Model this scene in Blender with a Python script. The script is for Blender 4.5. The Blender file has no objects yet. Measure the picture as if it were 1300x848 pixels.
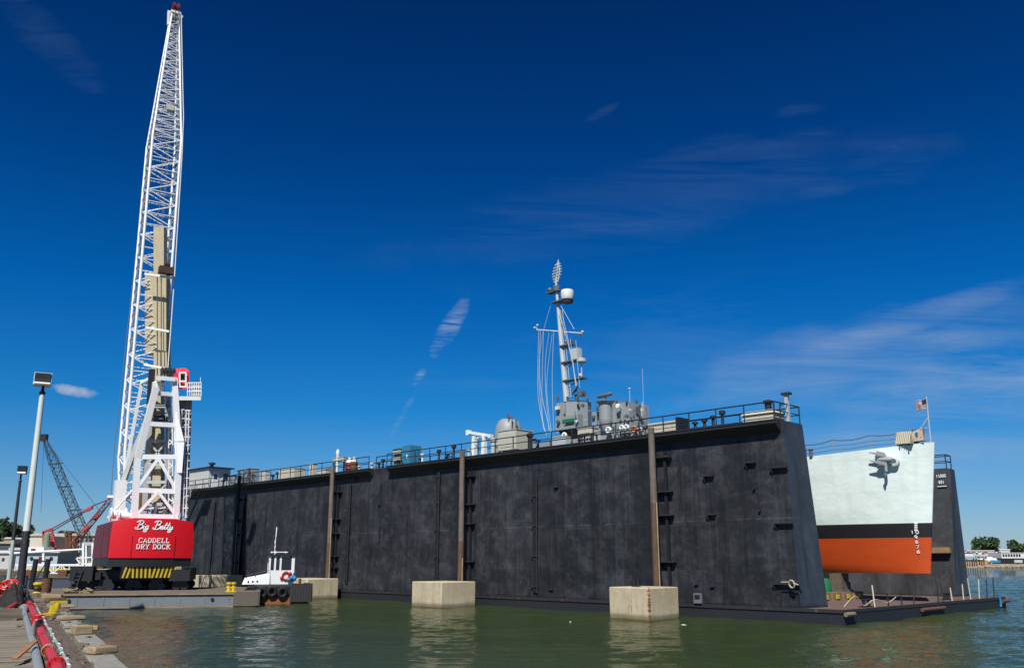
import bpy, math, random
from mathutils import Vector, Matrix
random.seed(7)
C = bpy.context.scene.collection
R = math.radians
# ---------------------------------------------------------------- camera geometry
F = 1130.0; PT = math.atan(287/1130.0); H = 3.6
def ray(px, py):
    x = (px-650)/F; y = (424-py)/F
    return Vector((x, math.cos(PT)-y*math.sin(PT), math.sin(PT)+y*math.cos(PT)))
def at_z(px, py, z=0.0):
    d = ray(px, py); return d*((z-H)/d.z)+Vector((0, 0, H))
def at_y(px, py, Y):
    d = ray(px, py); return d*(Y/d.y)+Vector((0, 0, H))
def proj(p):
    r = Vector(p)-Vector((0,0,H)); dep = r.y*math.cos(PT)+r.z*math.sin(PT); return 650+F*r.x/dep, 424-F*(-r.y*math.sin(PT)+r.z*math.cos(PT))/dep
# ---------------------------------------------------------------- mesh builder
class MB:
    def __init__(s): s.v = []; s.f = []; s.m = []; s.mi = 0
    def add(s, vs, fs):
        o = len(s.v); s.v += [Vector(v) for v in vs]
        for f in fs: s.f.append([i+o for i in f]); s.m.append(s.mi)
        return s
    def hexa(s, p):      # p: 4 bottom (ccw), 4 top
        return s.add(p, [(3,2,1,0),(4,5,6,7),(0,1,5,4),(1,2,6,5),(2,3,7,6),(3,0,4,7)])
    def box(s, x0, x1, y0, y1, z0, z1):
        return s.hexa([(x0,y0,z0),(x1,y0,z0),(x1,y1,z0),(x0,y1,z0),(x0,y0,z1),(x1,y0,z1),(x1,y1,z1),(x0,y1,z1)])
    def cbox(s, c, sx, sy, sz, rz=0.0, tilt=0.0):
        M = Matrix.Translation(Vector(c)) @ Matrix.Rotation(rz,4,'Z') @ Matrix.Rotation(tilt,4,'X')
        b = [(-1,-1,-1),(1,-1,-1),(1,1,-1),(-1,1,-1),(-1,-1,1),(1,-1,1),(1,1,1),(-1,1,1)]
        return s.hexa([M @ Vector((a*sx/2,b_*sy/2,c_*sz/2)) for a,b_,c_ in b])
    def basis(s, p, q, up=None):
        d = (q-p).normalized()
        u = Vector(up) if up else Vector((0,0,1))
        if abs(d.dot(u)) > .98: u = Vector((1,0,0))
        a = d.cross(u).normalized(); b = a.cross(d)
        return d, a, b
    def beam(s, p, q, w, h=None, up=None):
        p = Vector(p); q = Vector(q); h = h or w
        d, a, b = s.basis(p, q, up); a = a*w/2; b = b*h/2
        return s.hexa([p-a-b, p+a-b, p+a+b, p-a+b, q-a-b, q+a-b, q+a+b, q-a+b])
    def tube(s, p, q, r0, r1=None, n=8, cap=True):
        p = Vector(p); q = Vector(q); r1 = r0 if r1 is None else r1
        d, a, b = s.basis(p, q); vs = []
        for k in range(n):
            t = 2*math.pi*k/n; w = a*math.cos(t)+b*math.sin(t)
            vs += [p+w*r0, q+w*r1]
        fs = [(2*k, 2*((k+1)%n), 2*((k+1)%n)+1, 2*k+1) for k in range(n)]
        if cap: fs += [tuple(2*k for k in range(n))[::-1], tuple(2*k+1 for k in range(n))]
        return s.add(vs, fs)
    def path(s, pts, r, n=6, closed=False):
        pts = [Vector(p) for p in pts]; N = len(pts); vs = []; prev = None
        for i, p in enumerate(pts):
            if closed: d = (pts[(i+1)%N]-pts[i-1]).normalized()
            else: d = (pts[min(i+1,N-1)]-pts[max(i-1,0)]).normalized()
            if prev is None:
                u = Vector((0,0,1)) if abs(d.z) < .9 else Vector((1,0,0))
                a = d.cross(u).normalized()
            else:
                a = (prev-d*prev.dot(d)).normalized()
            prev = a; b = d.cross(a)
            for k in range(n):
                t = 2*math.pi*k/n; vs.append(p+(a*math.cos(t)+b*math.sin(t))*r)
        fs = []
        for i in range(N if closed else N-1):
            j = (i+1)%N
            for k in range(n):
                fs.append((i*n+k, i*n+(k+1)%n, j*n+(k+1)%n, j*n+k))
        if not closed: fs += [tuple(range(n))[::-1], tuple((N-1)*n+k for k in range(n))]
        return s.add(vs, fs)
    def lathe(s, c, prof, n=16, axis=(0,0,1), sx=1.0):
        c = Vector(c); ax = Vector(axis).normalized()
        u = Vector((1,0,0)) if abs(ax.x) < .9 else Vector((0,1,0))
        a = (u-ax*u.dot(ax)).normalized(); b = ax.cross(a); vs = []; fs = []
        for r, z in prof:
            for k in range(n):
                t = 2*math.pi*k/n; vs.append(c+ax*z+(a*math.cos(t)*sx+b*math.sin(t))*max(r,1e-4))
        for i in range(len(prof)-1):
            for k in range(n):
                fs.append((i*n+k, i*n+(k+1)%n, (i+1)*n+(k+1)%n, (i+1)*n+k))
        fs += [tuple(range(n))[::-1], tuple((len(prof)-1)*n+k for k in range(n))]
        return s.add(vs, fs)
    def ball(s, c, r, n=10):
        return s.lathe(c, [(r*math.sin(math.pi*i/6), -r*math.cos(math.pi*i/6)) for i in range(7)], n)
    def torus(s, c, Rr, r, axis=(0,0,1), n=20, m=8):
        ax = Vector(axis).normalized(); u = Vector((1,0,0)) if abs(ax.x) < .9 else Vector((0,1,0))
        a = (u-ax*u.dot(ax)).normalized(); b = ax.cross(a)
        return s.path([Vector(c)+(a*math.cos(2*math.pi*k/n)+b*math.sin(2*math.pi*k/n))*Rr for k in range(n)], r, m, True)
    def prism(s, poly, z0, z1, f=None):   # poly 2D ccw, f maps (x,y,z)->point
        f = f or (lambda x, y, z: (x, y, z)); n = len(poly)
        vs = [f(x, y, z0) for x, y in poly]+[f(x, y, z1) for x, y in poly]
        fs = [tuple(range(n))[::-1], tuple(range(n, 2*n))]+[(i, (i+1)%n, n+(i+1)%n, n+i) for i in range(n)]
        return s.add(vs, fs)
    def mesh(s, name, mats, fix=True):
        me = bpy.data.meshes.new(name)
        me.from_pydata([tuple(v) for v in s.v], [], s.f)
        for m in (mats if isinstance(mats, (list, tuple)) else [mats]): me.materials.append(m)
        for p, k in zip(me.polygons, s.m): p.material_index = k; p.use_smooth = True
        if fix:
            import bmesh
            bm = bmesh.new(); bm.from_mesh(me); bmesh.ops.recalc_face_normals(bm, faces=bm.faces); bm.to_mesh(me); bm.free()
        me.set_sharp_from_angle(angle=R(34)); me.update()
        return me
def tag(o, label=None, cat=None, group=None, kind=None):
    if label: o['label'] = label
    if cat: o['category'] = cat
    if group: o['group'] = group
    if kind: o['kind'] = kind
    return o
def thing(name, label, cat, loc=(0,0,0), rz=0.0, group=None):
    o = bpy.data.objects.new(name, None); C.objects.link(o); o.empty_display_size = .3
    o.location = loc; o.rotation_euler = (0,0,rz)
    return tag(o, label, cat, group)
def part(name, mb, mat, parent, label=None):
    o = bpy.data.objects.new(name, mb if isinstance(mb, bpy.types.Mesh) else mb.mesh(name, mat))
    C.objects.link(o); o.parent = parent
    if label: o['label'] = label
    return o
def solo(name, mb, mat, label, cat, loc=(0,0,0), rz=0.0, group=None):
    o = bpy.data.objects.new(name, mb if isinstance(mb, bpy.types.Mesh) else mb.mesh(name, mat))
    C.objects.link(o); o.location = loc; o.rotation_euler = (0,0,rz)
    return tag(o, label, cat, group)
def struct(name, mb, mat, loc=(0,0,0), rz=0.0):
    o = bpy.data.objects.new(name, mb.mesh(name, mat)); C.objects.link(o); o.location = loc; o.rotation_euler = (0,0,rz)
    o['kind'] = 'structure'; return o
def dup(root, loc, rz=None, label=None, group=None, scale=None):
    r = root.copy(); C.objects.link(r); r.location = loc
    if rz is not None: r.rotation_euler = (0,0,rz)
    if label: r['label'] = label
    if group: r['group'] = group
    if scale: r.scale = scale
    for ch in list(root.children):
        c = ch.copy(); C.objects.link(c); c.parent = r
        for g in ch.children:
            e = g.copy(); C.objects.link(e); e.parent = c
    return r
# ---------------------------------------------------------------- materials
def newmat(name):
    m = bpy.data.materials.new(name); m.use_nodes = True
    nt = m.node_tree; b = nt.nodes['Principled BSDF']; return m, nt, b
def nd(nt, t, **k):
    n = nt.nodes.new(t)
    for a, v in k.items():
        if a in n.inputs.keys() if isinstance(a, str) else False: n.inputs[a].default_value = v
        else: setattr(n, a, v)
    return n
def noise(nt, vec, scale, detail=4, rough=.6, dist=0.0):
    n = nt.nodes.new('ShaderNodeTexNoise'); n.inputs['Scale'].default_value = scale
    n.inputs['Detail'].default_value = detail; n.inputs['Roughness'].default_value = rough; n.inputs['Distortion'].default_value = dist
    nt.links.new(vec, n.inputs['Vector']); return n.outputs['Fac']
def mapping(nt, vec, sc=(1,1,1), rot=(0,0,0), loc=(0,0,0)):
    n = nt.nodes.new('ShaderNodeMapping'); n.inputs['Scale'].default_value = sc; n.inputs['Rotation'].default_value = rot
    n.inputs['Location'].default_value = loc; nt.links.new(vec, n.inputs['Vector']); return n.outputs['Vector']
def rng(nt, val, a, b, lo=0.0, hi=1.0):
    n = nt.nodes.new('ShaderNodeMapRange'); n.inputs['From Min'].default_value = a; n.inputs['From Max'].default_value = b
    n.inputs['To Min'].default_value = lo; n.inputs['To Max'].default_value = hi; nt.links.new(val, n.inputs['Value']); return n.outputs['Result']
def mix(nt, fac, a, b):
    n = nt.nodes.new('ShaderNodeMix'); n.data_type = 'RGBA'
    for k, v in ((0, fac), (6, a), (7, b)):
        if isinstance(v, (tuple, list)): n.inputs[k].default_value = (*v[:3], 1)
        elif isinstance(v, (int, float)): n.inputs[k].default_value = v
        else: nt.links.new(v, n.inputs[k])
    return n.outputs[2]
def mth(nt, op, a, b=0.0, c=0.0):
    n = nt.nodes.new('ShaderNodeMath'); n.operation = op
    for i, v in enumerate((a, b, c)):
        if isinstance(v, (int, float)): n.inputs[i].default_value = v
        else: nt.links.new(v, n.inputs[i])
    return n.outputs[0]
def ocoord(nt, kind='Object'):
    return nt.nodes.new('ShaderNodeTexCoord').outputs[kind]
def bump(nt, b, h, st=.3, dist=.02):
    n = nt.nodes.new('ShaderNodeBump'); n.inputs['Strength'].default_value = st; n.inputs['Distance'].default_value = dist
    nt.links.new(h, n.inputs['Height']); nt.links.new(n.outputs['Normal'], b.inputs['Normal'])
MC = {}
def M(name, col=(.5,.5,.5), rough=.6, metal=0.0, var=.25, sc=2.0, streak=.2, rust=0.0, rustcol=(.16,.06,.025), dirt=(.04,.035,.03), bmp=.15):
    if name in MC: return MC[name]
    m, nt, b = newmat(name); co = ocoord(nt)
    big = noise(nt, co, sc, 5, .65); fine = noise(nt, co, sc*9, 4, .6)
    st = noise(nt, mapping(nt, co, (5, 5, .35)), 1.3, 4, .6)
    base = mix(nt, rng(nt, big, .3, .75, 0, var), col, tuple(c*.55 for c in col))
    base = mix(nt, rng(nt, fine, .45, .8, 0, var*.5), base, tuple(min(1, c*1.35) for c in col))
    base = mix(nt, rng(nt, st, .55, .8, 0, streak), base, dirt)
    if rust > 0:
        rn = noise(nt, mapping(nt, co, (1, 1, .6)), sc*1.7, 8, .72)
        base = mix(nt, rng(nt, rn, .66-rust*.3, .72-rust*.3, 0, .9), base, rustcol)
    nt.links.new(base, b.inputs['Base Color'])
    nt.links.new(rng(nt, fine, .2, .8, max(.05, rough-.12), min(1, rough+.15)), b.inputs['Roughness'])
    b.inputs['Metallic'].default_value = metal
    if bmp: bump(nt, b, fine, bmp, .02)
    MC[name] = m; return m
def dockpaint(name, c0, c1, c2):
    m, nt, b = newmat(name); co = ocoord(nt)
    sep = nt.nodes.new('ShaderNodeSeparateXYZ'); nt.links.new(co, sep.inputs[0])
    big = noise(nt, mapping(nt, co, (.22, .22, .3)), 1.0, 6, .62)
    brush = noise(nt, mapping(nt, co, (.45, .45, .6)), 1.0, 8, .72, .3)
    fine = noise(nt, mapping(nt, co, (2.4, 2.4, 2.0)), 2.0, 6, .75, .2)
    st = noise(nt, mapping(nt, co, (1.2, 1.2, .09)), 1.0, 5, .6)
    st2 = noise(nt, mapping(nt, co, (6.0, 6.0, .12)), 1.0, 3, .6)
    col = mix(nt, rng(nt, big, .35, .65), c0, c1)
    col = mix(nt, rng(nt, brush, .47, .74, 0, .75), col, c2)
    sm = noise(nt, mapping(nt, co, (.8,.8,.9)), 1.1, 9, .74, .25)
    col = mix(nt, rng(nt, sm, .50, .72, 0, .7), col, tuple(c*1.25 for c in c2))
    col = mix(nt, rng(nt, fine, .55, .78, 0, .35), col, tuple(c*1.15 for c in c2))
    col = mix(nt, rng(nt, st, .52, .68, 0, .75), col, tuple(c*.5 for c in c0))
    col = mix(nt, rng(nt, st2, .54, .75, 0, .55), col, c2)
    # plate seams
    br = nt.nodes.new('ShaderNodeTexBrick')
    cx = nt.nodes.new('ShaderNodeCombineXYZ'); nt.links.new(mth(nt, 'ADD', sep.outputs[0], sep.outputs[1]), cx.inputs[0]); nt.links.new(sep.outputs[2], cx.inputs[1])
    nt.links.new(cx.outputs[0], br.inputs['Vector'])
    br.inputs['Scale'].default_value = 1; br.inputs['Brick Width'].default_value = 7.3; br.inputs['Row Height'].default_value = 2.95
    br.inputs['Mortar Size'].default_value = .018; br.inputs['Mortar Smooth'].default_value = .3
    br.inputs['Color1'].default_value = (0,0,0,1); br.inputs['Color2'].default_value = (.25,.25,.25,1); br.inputs['Mortar'].default_value = (1,1,1,1)
    seam = mth(nt, 'MULTIPLY', rng(nt, br.outputs['Fac'], 0, 1), rng(nt, brush, .4, .65, .0, .45))
    col = mix(nt, seam, col, tuple(c*1.5 for c in c2))
    col = mix(nt, rng(nt, br.outputs['Color'], 0, .25, 0, .28), col, tuple(c*.6 for c in c0))
    sl = mth(nt,'ABSOLUTE',mth(nt,'SUBTRACT',mth(nt,'ADD',sep.outputs[2],rng(nt,big,0,1,-.04,.04)),6.15))
    col = mix(nt, mth(nt,'MULTIPLY',rng(nt,sl,.05,.02,0,1),rng(nt,brush,.45,.6,0,.45)), col, tuple(c*1.6 for c in c2))
    rs_ = noise(nt, mapping(nt, co, (4.5,4.5,.16)), 1.0, 6, .7)
    col = mix(nt, mth(nt,'MULTIPLY',rng(nt, rs_, .62, .74, 0, .55),rng(nt,big,.45,.6)), col, (.07,.042,.028))
    wl = noise(nt, mapping(nt, co, (3.5,3.5,3.5)), 1.0, 9, .8)
    col = mix(nt, rng(nt, wl, .60, .66, 0, .35), col, tuple(c*.35 for c in c0))
    # tide line grime, z<1.0
    zz = mth(nt, 'ADD', sep.outputs[2], rng(nt, noise(nt, mapping(nt, co, (1.5,1.5,1.5)), 1, 4), 0, 1, -.25, .25))
    col = mix(nt, rng(nt, zz, 1.0, .8, 0, .85), col, (.008,.009,.009))
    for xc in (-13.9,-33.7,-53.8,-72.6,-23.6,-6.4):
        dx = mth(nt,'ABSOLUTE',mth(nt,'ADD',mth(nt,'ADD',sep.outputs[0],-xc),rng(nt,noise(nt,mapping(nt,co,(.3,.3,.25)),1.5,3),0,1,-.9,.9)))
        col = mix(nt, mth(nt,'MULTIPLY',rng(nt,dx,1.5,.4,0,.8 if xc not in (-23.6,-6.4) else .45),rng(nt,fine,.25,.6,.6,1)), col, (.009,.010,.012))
    rn = noise(nt, mapping(nt, co, (.9,.9,.25)), 1.6, 8, .75)
    col = mix(nt, rng(nt, rn, .70, .76, 0, .6), col, (.10,.045,.02))
    nt.links.new(col, b.inputs['Base Color'])
    nt.links.new(rng(nt, brush, .3, .7, .42, .68), b.inputs['Roughness'])
    b.inputs['Specular IOR Level'].default_value = .3
    h = mth(nt, 'ADD', mth(nt, 'MULTIPLY', br.outputs['Fac'], .5), mth(nt, 'ADD', fine, mth(nt, 'MULTIPLY', big, 2.5)))
    bump(nt, b, h, .3, .05); MC[name] = m; return m
def wood(name, c0, c1, ax=0, sc=1.0, rustmix=0.0, rc=(.22,.09,.03)):
    if name in MC: return MC[name]
    m, nt, b = newmat(name); co = ocoord(nt)
    s = [14*sc]*3; s[ax] = .8*sc
    g = noise(nt, mapping(nt, co, tuple(s)), 1.0, 6, .65, .4); bg = noise(nt, co, .9*sc, 4, .6)
    col = mix(nt, rng(nt, g, .32, .68), c0, c1)
    col = mix(nt, rng(nt, bg, .45, .75, 0, .5), col, tuple(c*.5 for c in c0))
    if rustmix: col = mix(nt, rng(nt, noise(nt, co, 1.4, 6, .7), .62-rustmix*.3, .70-rustmix*.3, 0, .9), col, rc)
    nt.links.new(col, b.inputs['Base Color']); b.inputs['Roughness'].default_value = .85
    bump(nt, b, g, .5, .02); MC[name] = m; return m
def concrete(name, c0, c1, rust=.1, corner=None):
    m, nt, b = newmat(name); co = ocoord(nt)
    a = noise(nt, co, .8, 7, .68); f = noise(nt, co, 14, 4, .7); st = noise(nt, mapping(nt, co, (3,3,.25)), 1.2, 5, .65)
    sep = nt.nodes.new('ShaderNodeSeparateXYZ'); nt.links.new(co, sep.inputs[0])
    col = mix(nt, rng(nt, a, .3, .7), c0, c1)
    col = mix(nt, rng(nt, f, .5, .8, 0, .45), col, tuple(c*.5 for c in c0))
    col = mix(nt, rng(nt, st, .55, .8, 0, .6), col, (.13,.11,.08))
    col = mix(nt, rng(nt, noise(nt, mapping(nt, co, (1.6,1.6,.35)), 1.4, 8, .75), .66-rust*.3, .72-rust*.3, 0, .75), col, (.24,.10,.03))
    if corner:
        dx_ = mth(nt,'SUBTRACT',sep.outputs[0],corner[0]); dy_ = mth(nt,'SUBTRACT',sep.outputs[1],corner[1])
        ds = mth(nt,'SQRT',mth(nt,'ADD',mth(nt,'MULTIPLY',dx_,dx_),mth(nt,'MULTIPLY',dy_,dy_)))
        wn = noise(nt, mapping(nt, co, (.01,.01,2.4)), 1.6, 6, .8)
        col = mix(nt, rng(nt, mth(nt,'SUBTRACT',ds,rng(nt,wn,.35,.65,-.06,.26)), .03, -.03, 0, 1), col, mix(nt, rng(nt,f,.4,.6), (.22,.07,.015), (.07,.025,.012)))
    zz = mth(nt, 'ADD', sep.outputs[2], rng(nt, a, 0, 1, -.12, .12))
    col = mix(nt, rng(nt, zz, .42, .2, 0, .7), col, (.07,.07,.035))
    col = mix(nt, rng(nt, zz, .10, .02, 0, .8), col, (.10,.04,.015))
    nt.links.new(col, b.inputs['Base Color']); b.inputs['Roughness'].default_value = .9
    bump(nt, b, f, .5, .03); MC[name] = m; return m
BLK = M('black_paint', (.012,.013,.016), .5, rust=.08)
DRK = M('dark_steel', (.022,.023,.027), .6, rust=.22)
WHT = M('white_paint', (.74,.76,.76), .45, var=.12, streak=.16, rust=.07, dirt=(.3,.24,.18))
WHT2 = M('weathered_white', (.62,.64,.62), .6, var=.3, streak=.4, rust=.12, dirt=(.25,.2,.15))
RED = M('red_paint', (.62,.004,.010), .42, var=.2, streak=.12, rust=.0, bmp=.05, sc=.6)
RED2 = M('red_pipe_paint', (.50,.015,.012), .4, var=.4, streak=.2, rust=.08)
RDK = M('dull_red', (.12,.008,.016), .5, var=.3, streak=.3, rust=.1)
YEL = M('yellow_paint', (.62,.43,.012), .5, var=.4, streak=.4, rust=.2)
GRY = M('navy_grey', (.255,.285,.29), .5, var=.18, streak=.22, rust=.0, dirt=(.15,.14,.12))
GRD = M('navy_grey_dark', (.10,.11,.125), .55, var=.2)
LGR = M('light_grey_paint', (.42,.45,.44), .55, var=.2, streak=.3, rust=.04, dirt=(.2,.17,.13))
CRM = M('cream_paint', (.50,.48,.38), .6, var=.25, streak=.35, rust=.08)
TAN = M('tan_board', (.45,.385,.25), .75, var=.35, streak=.3, rust=.0, dirt=(.2,.15,.09))
GRN = M('green_paint', (.01,.16,.06), .5, var=.3)
GLS = M('dark_glass', (.02,.025,.03), .08, var=.1, streak=0, bmp=0)
RUB = M('rubber', (.012,.012,.012), .8, var=.4, sc=3)
BLU = M('blue_paint', (.02,.20,.42), .45, var=.25, rust=.06)
GAL = M('galvanised_steel', (.33,.36,.36), .45, .4, var=.3, streak=.3, rust=.05)
RST = M('rusty_steel', (.12,.055,.03), .85, var=.5, sc=3, rust=.3)
BRG = M('barge_paint', (.165,.185,.205), .6, var=.35, streak=.35, rust=.16, sc=.8, rustcol=(.14,.075,.05))
WD1 = wood('grey_timber', (.13,.108,.08), (.27,.235,.18), 0)
WDZ = wood('pile_timber', (.075,.062,.048), (.21,.175,.135), 2)
WDR = wood('rusty_pile_timber', (.05,.035,.025), (.14,.09,.055), 2, rustmix=.3, rc=(.15,.06,.022))
WDD = wood('dark_timber', (.065,.048,.036), (.14,.108,.08), 1)
WDY = wood('fresh_timber', (.19,.135,.075), (.36,.285,.17), 0)
CON = concrete('block_concrete', (.38,.315,.20), (.54,.465,.33), .22)
CON3 = concrete('stained_block_concrete', (.38,.315,.20), (.54,.465,.33), .24, (1.6,-1.55))
CON2 = concrete('kerb_stone', (.30,.30,.28), (.44,.44,.40), .0)
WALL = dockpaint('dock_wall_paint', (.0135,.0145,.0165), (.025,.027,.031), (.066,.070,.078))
WALL2 = dockpaint('dock_end_bluish', (.031,.043,.060), (.041,.055,.074), (.056,.070,.090))  # end faces: bluer, more even tones than the long wall
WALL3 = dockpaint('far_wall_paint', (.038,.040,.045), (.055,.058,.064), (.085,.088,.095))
# ---------------------------------------------------------------- stroke lettering
GL = {'C':[[(1,.82),(.8,1),(.25,1),(0,.75),(0,.25),(.25,0),(.8,0),(1,.2)]],
 'A':[[(0,0),(.5,1),(1,0)],[(.2,.35),(.8,.35)],[(-.12,0),(.2,0)],[(.8,0),(1.12,0)]],
 'D':[[(.15,0),(.15,1)],[(-.05,1),(.65,1),(1,.72),(1,.28),(.65,0),(-.05,0)]],
 'E':[[(.15,0),(.15,1)],[(-.05,1),(.95,1),(.95,.78)],[(.15,.52),(.7,.52)],[(-.05,0),(.95,0),(.95,.22)]],
 'L':[[(.2,0),(.2,1)],[(0,1),(.45,1)],[(0,0),(.95,0),(.95,.3)]],
 'R':[[(.15,0),(.15,1)],[(-.05,1),(.7,1),(.95,.85),(.95,.65),(.7,.5),(.15,.5)],[(.5,.5),(.95,0),(1.1,0)],[(-.05,0),(.4,0)]],
 'Y':[[(0,1),(.5,.5),(1,1)],[(.5,.5),(.5,0)],[(-.12,1),(.2,1)],[(.8,1),(1.12,1)],[(.25,0),(.75,0)]],
 'O':[[(.25,1),(.75,1),(1,.75),(1,.25),(.75,0),(.25,0),(0,.25),(0,.75),(.25,1)]],
 'K':[[(.15,0),(.15,1)],[(-.05,1),(.4,1)],[(-.05,0),(.4,0)],[(.15,.42),(.95,1),(1.1,1)],[(.42,.6),(1,0),(1.15,0)]],
 '1':[[(.2,.8),(.5,1),(.5,0)]], '0':[[(.3,1),(.7,1),(.9,.75),(.9,.25),(.7,0),(.3,0),(.1,.25),(.1,.75),(.3,1)]],
 '9':[[(.9,.6),(.6,.45),(.2,.55),(.1,.8),(.4,1),(.8,.95),(.9,.6),(.85,.2),(.4,0)]],
 '8':[[(.5,.52),(.15,.75),(.5,1),(.85,.75),(.5,.52),(.1,.22),(.5,0),(.9,.22),(.5,.52)]],
 '7':[[(.1,1),(.9,1),(.4,0)]], '6':[[(.8,1),(.3,.8),(.1,.3),(.4,0),(.8,.1),(.9,.4),(.5,.58),(.15,.4)]],
 '5':[[(.85,1),(.2,1),(.15,.55),(.65,.6),(.9,.35),(.7,.02),(.15,.05)]], '4':[[(.75,0),(.75,1),(.05,.35),(1,.35)]],
 '3':[[(.1,.95),(.6,1),(.85,.75),(.5,.53),(.9,.3),(.6,0),(.1,.08)]], 'U':[[(.1,1),(.1,.25),(.35,0),(.65,0),(.9,.25),(.9,1)]]}
def letter(mb, ch, o, ux, uz, w, h, r):
    for st in GL.get(ch, []): mb.path([o+ux*(x*w)+uz*(z*h) for x, z in st], r, 6)
def word(mb, txt, o, ux, uz, w, h, gap, r):
    for i, ch in enumerate(txt): letter(mb, ch, o+ux*(i*(w+gap)), ux, uz, w, h, r)
def smooth(pts, k=4):
    out = []; n = len(pts)
    for i in range(n-1):
        p0 = pts[max(i-1,0)]; p1 = pts[i]; p2 = pts[i+1]; p3 = pts[min(i+2,n-1)]
        for j in range(k):
            t = j/k
            out.append(tuple(.5*((2*b)+(-a+c)*t+(2*a-5*b+4*c-d)*t*t+(-a+3*b-3*c+d)*t**3) for a,b,c,d in zip(p0,p1,p2,p3)))
    out.append(pts[-1]); return out
# ================================================================ SETTING
def water_mat():
    m, nt, b = newmat('harbour_water'); co = ocoord(nt)
    big = noise(nt, mapping(nt, co, (.05,.05,.05)), 1, 3, .5)
    col = mix(nt, rng(nt, big, .35, .65), (.024,.040,.009), (.034,.050,.013))
    nt.links.new(col, b.inputs['Base Color'])
    b.inputs['Roughness'].default_value = .05; b.inputs['IOR'].default_value = 1.33
    w1 = noise(nt, mapping(nt, co, (.55,.9,1), (0,0,R(20))), 1.0, 5, .55, .4)
    w2 = noise(nt, mapping(nt, co, (2.0,3.2,1), (0,0,R(-12))), 1.0, 4, .6, .3)
    w3 = noise(nt, mapping(nt, co, (.12,.2,1), (0,0,R(30))), 1.0, 2, .5)
    # calmer in the lee of the dock, choppy in the open channel to the right
    sep = nt.nodes.new('ShaderNodeSeparateXYZ'); nt.links.new(co, sep.inputs[0])
    amp = rng(nt, mth(nt, 'SUBTRACT', sep.outputs[0], mth(nt, 'MULTIPLY', sep.outputs[1], .30)), -6, 12, .5, 1.25)
    h = mth(nt, 'ADD', mth(nt, 'MULTIPLY', w1, .22), mth(nt, 'ADD', mth(nt, 'MULTIPLY', w2, .16), mth(nt, 'MULTIPLY', w3, .1)))
    bp = nt.nodes.new('ShaderNodeBump'); bp.inputs['Strength'].default_value = 1; bp.inputs['Distance'].default_value = 1.0
    nt.links.new(mth(nt, 'MULTIPLY', h, amp), bp.inputs['Height']); nt.links.new(bp.outputs['Normal'], b.inputs['Normal'])
    return m
import numpy as np
def build_water():
    rs = np.random.RandomState(4)
    xs = np.linspace(-75, 150, 1500); ys = [9.0]
    while ys[-1] < 230: ys.append(ys[-1]+max(.05, .0016*ys[-1]**1.12))
    ys = np.array(ys); nx, ny = len(xs), len(ys)
    X, Y = np.meshgrid(xs, ys); Z = np.zeros_like(X)
    for lam, slope, k in ((9,.018,3),(5,.022,4),(2.6,.034,7),(1.5,.042,9),(.85,.042,9)):
        for _ in range(k):
            l = lam*rs.uniform(.75,1.3); a = R(250)+rs.normal(0,.75); kk = 2*math.pi/l; ph = rs.uniform(0,6.28)
            t = kk*(X*math.cos(a)+Y*math.sin(a))+ph+.7*np.sin(.21*X*math.cos(a+1)+.17*Y+ph*3)
            env = .65+.5*np.sin(.13*X+.19*Y*math.cos(ph)+ph*2)
            Z += (slope/kk/math.sqrt(k)*1.6)*(np.sin(t)+.22*np.sin(2*t+1.2))*env
    lee = np.clip((X-.30*Y+6)/18, 0, 1); Z *= 1.05+.65*lee
    e = np.clip(np.minimum(np.minimum(X+75, 150-X)/15, np.minimum((Y-9)/2, (230-Y)/60)), 0, 1); Z *= e
    Z *= np.clip(1.25-Y/260, .35, 1)
    V = np.stack([X, Y, Z], -1).reshape(-1, 3)
    far = np.array([(-3000,-300),(3000,-300),(3000,9),(-3000,9),(-3000,230),(3000,230),(3000,6000),(-3000,6000),(-75,9),(150,9),(150,230),(-75,230)], float)
    n0 = len(V); V = np.concatenate([V, np.c_[far, np.zeros(len(far))]])
    i = np.arange(nx-1)[None,:]+nx*np.arange(ny-1)[:,None]; q = np.stack([i, i+1, i+nx+1, i+nx], -1).reshape(-1, 4)
    f2 = np.array([(0,1,2,3),(4,5,6,7),(3,8,11,4),(9,2,5,10)])+n0
    Q = np.concatenate([q, f2]).astype(np.int32); me = bpy.data.meshes.new('water')
    me.vertices.add(len(V)); me.vertices.foreach_set('co', V.astype(np.float32).ravel())
    me.loops.add(Q.size); me.loops.foreach_set('vertex_index', Q.ravel())
    me.polygons.add(len(Q)); me.polygons.foreach_set('loop_start', np.arange(0, Q.size, 4, dtype=np.int32)); me.polygons.foreach_set('loop_total', np.full(len(Q), 4, np.int32))
    me.polygons.foreach_set('use_smooth', np.ones(len(Q), bool)); me.update(calc_edges=True); me.materials.append(water_mat())
    o = bpy.data.objects.new('water', me); C.objects.link(o); o['kind'] = 'structure'
build_water()
# ================================================================ FLOATING DRY DOCK
O = Vector((19.2, 54.0, 0)); dd = Vector((.70,-.714,0)).normalized(); nn = Vector((-dd.y, dd.x, 0)); DA = math.atan2(dd.y, dd.x)
def D(u, v, z=0.0): return O-dd*u+nn*v+Vector((0,0,z))
def onv(px, py, v=0.0):
    r = ray(px, py); o = Vector((0,0,H)); t = ((O-o).dot(nn)+v)/r.dot(nn); q = o+r*t-O
    return (-(q.dot(dd)), v, q.z)
ZT = 12.2
dock = thing('floating_dry_dock', 'black-painted floating dry dock with two tall wing walls holding the warship', 'dry dock', O, DA)
LEN = 88.0; WID = 27.8; ZF = 10.9
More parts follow.
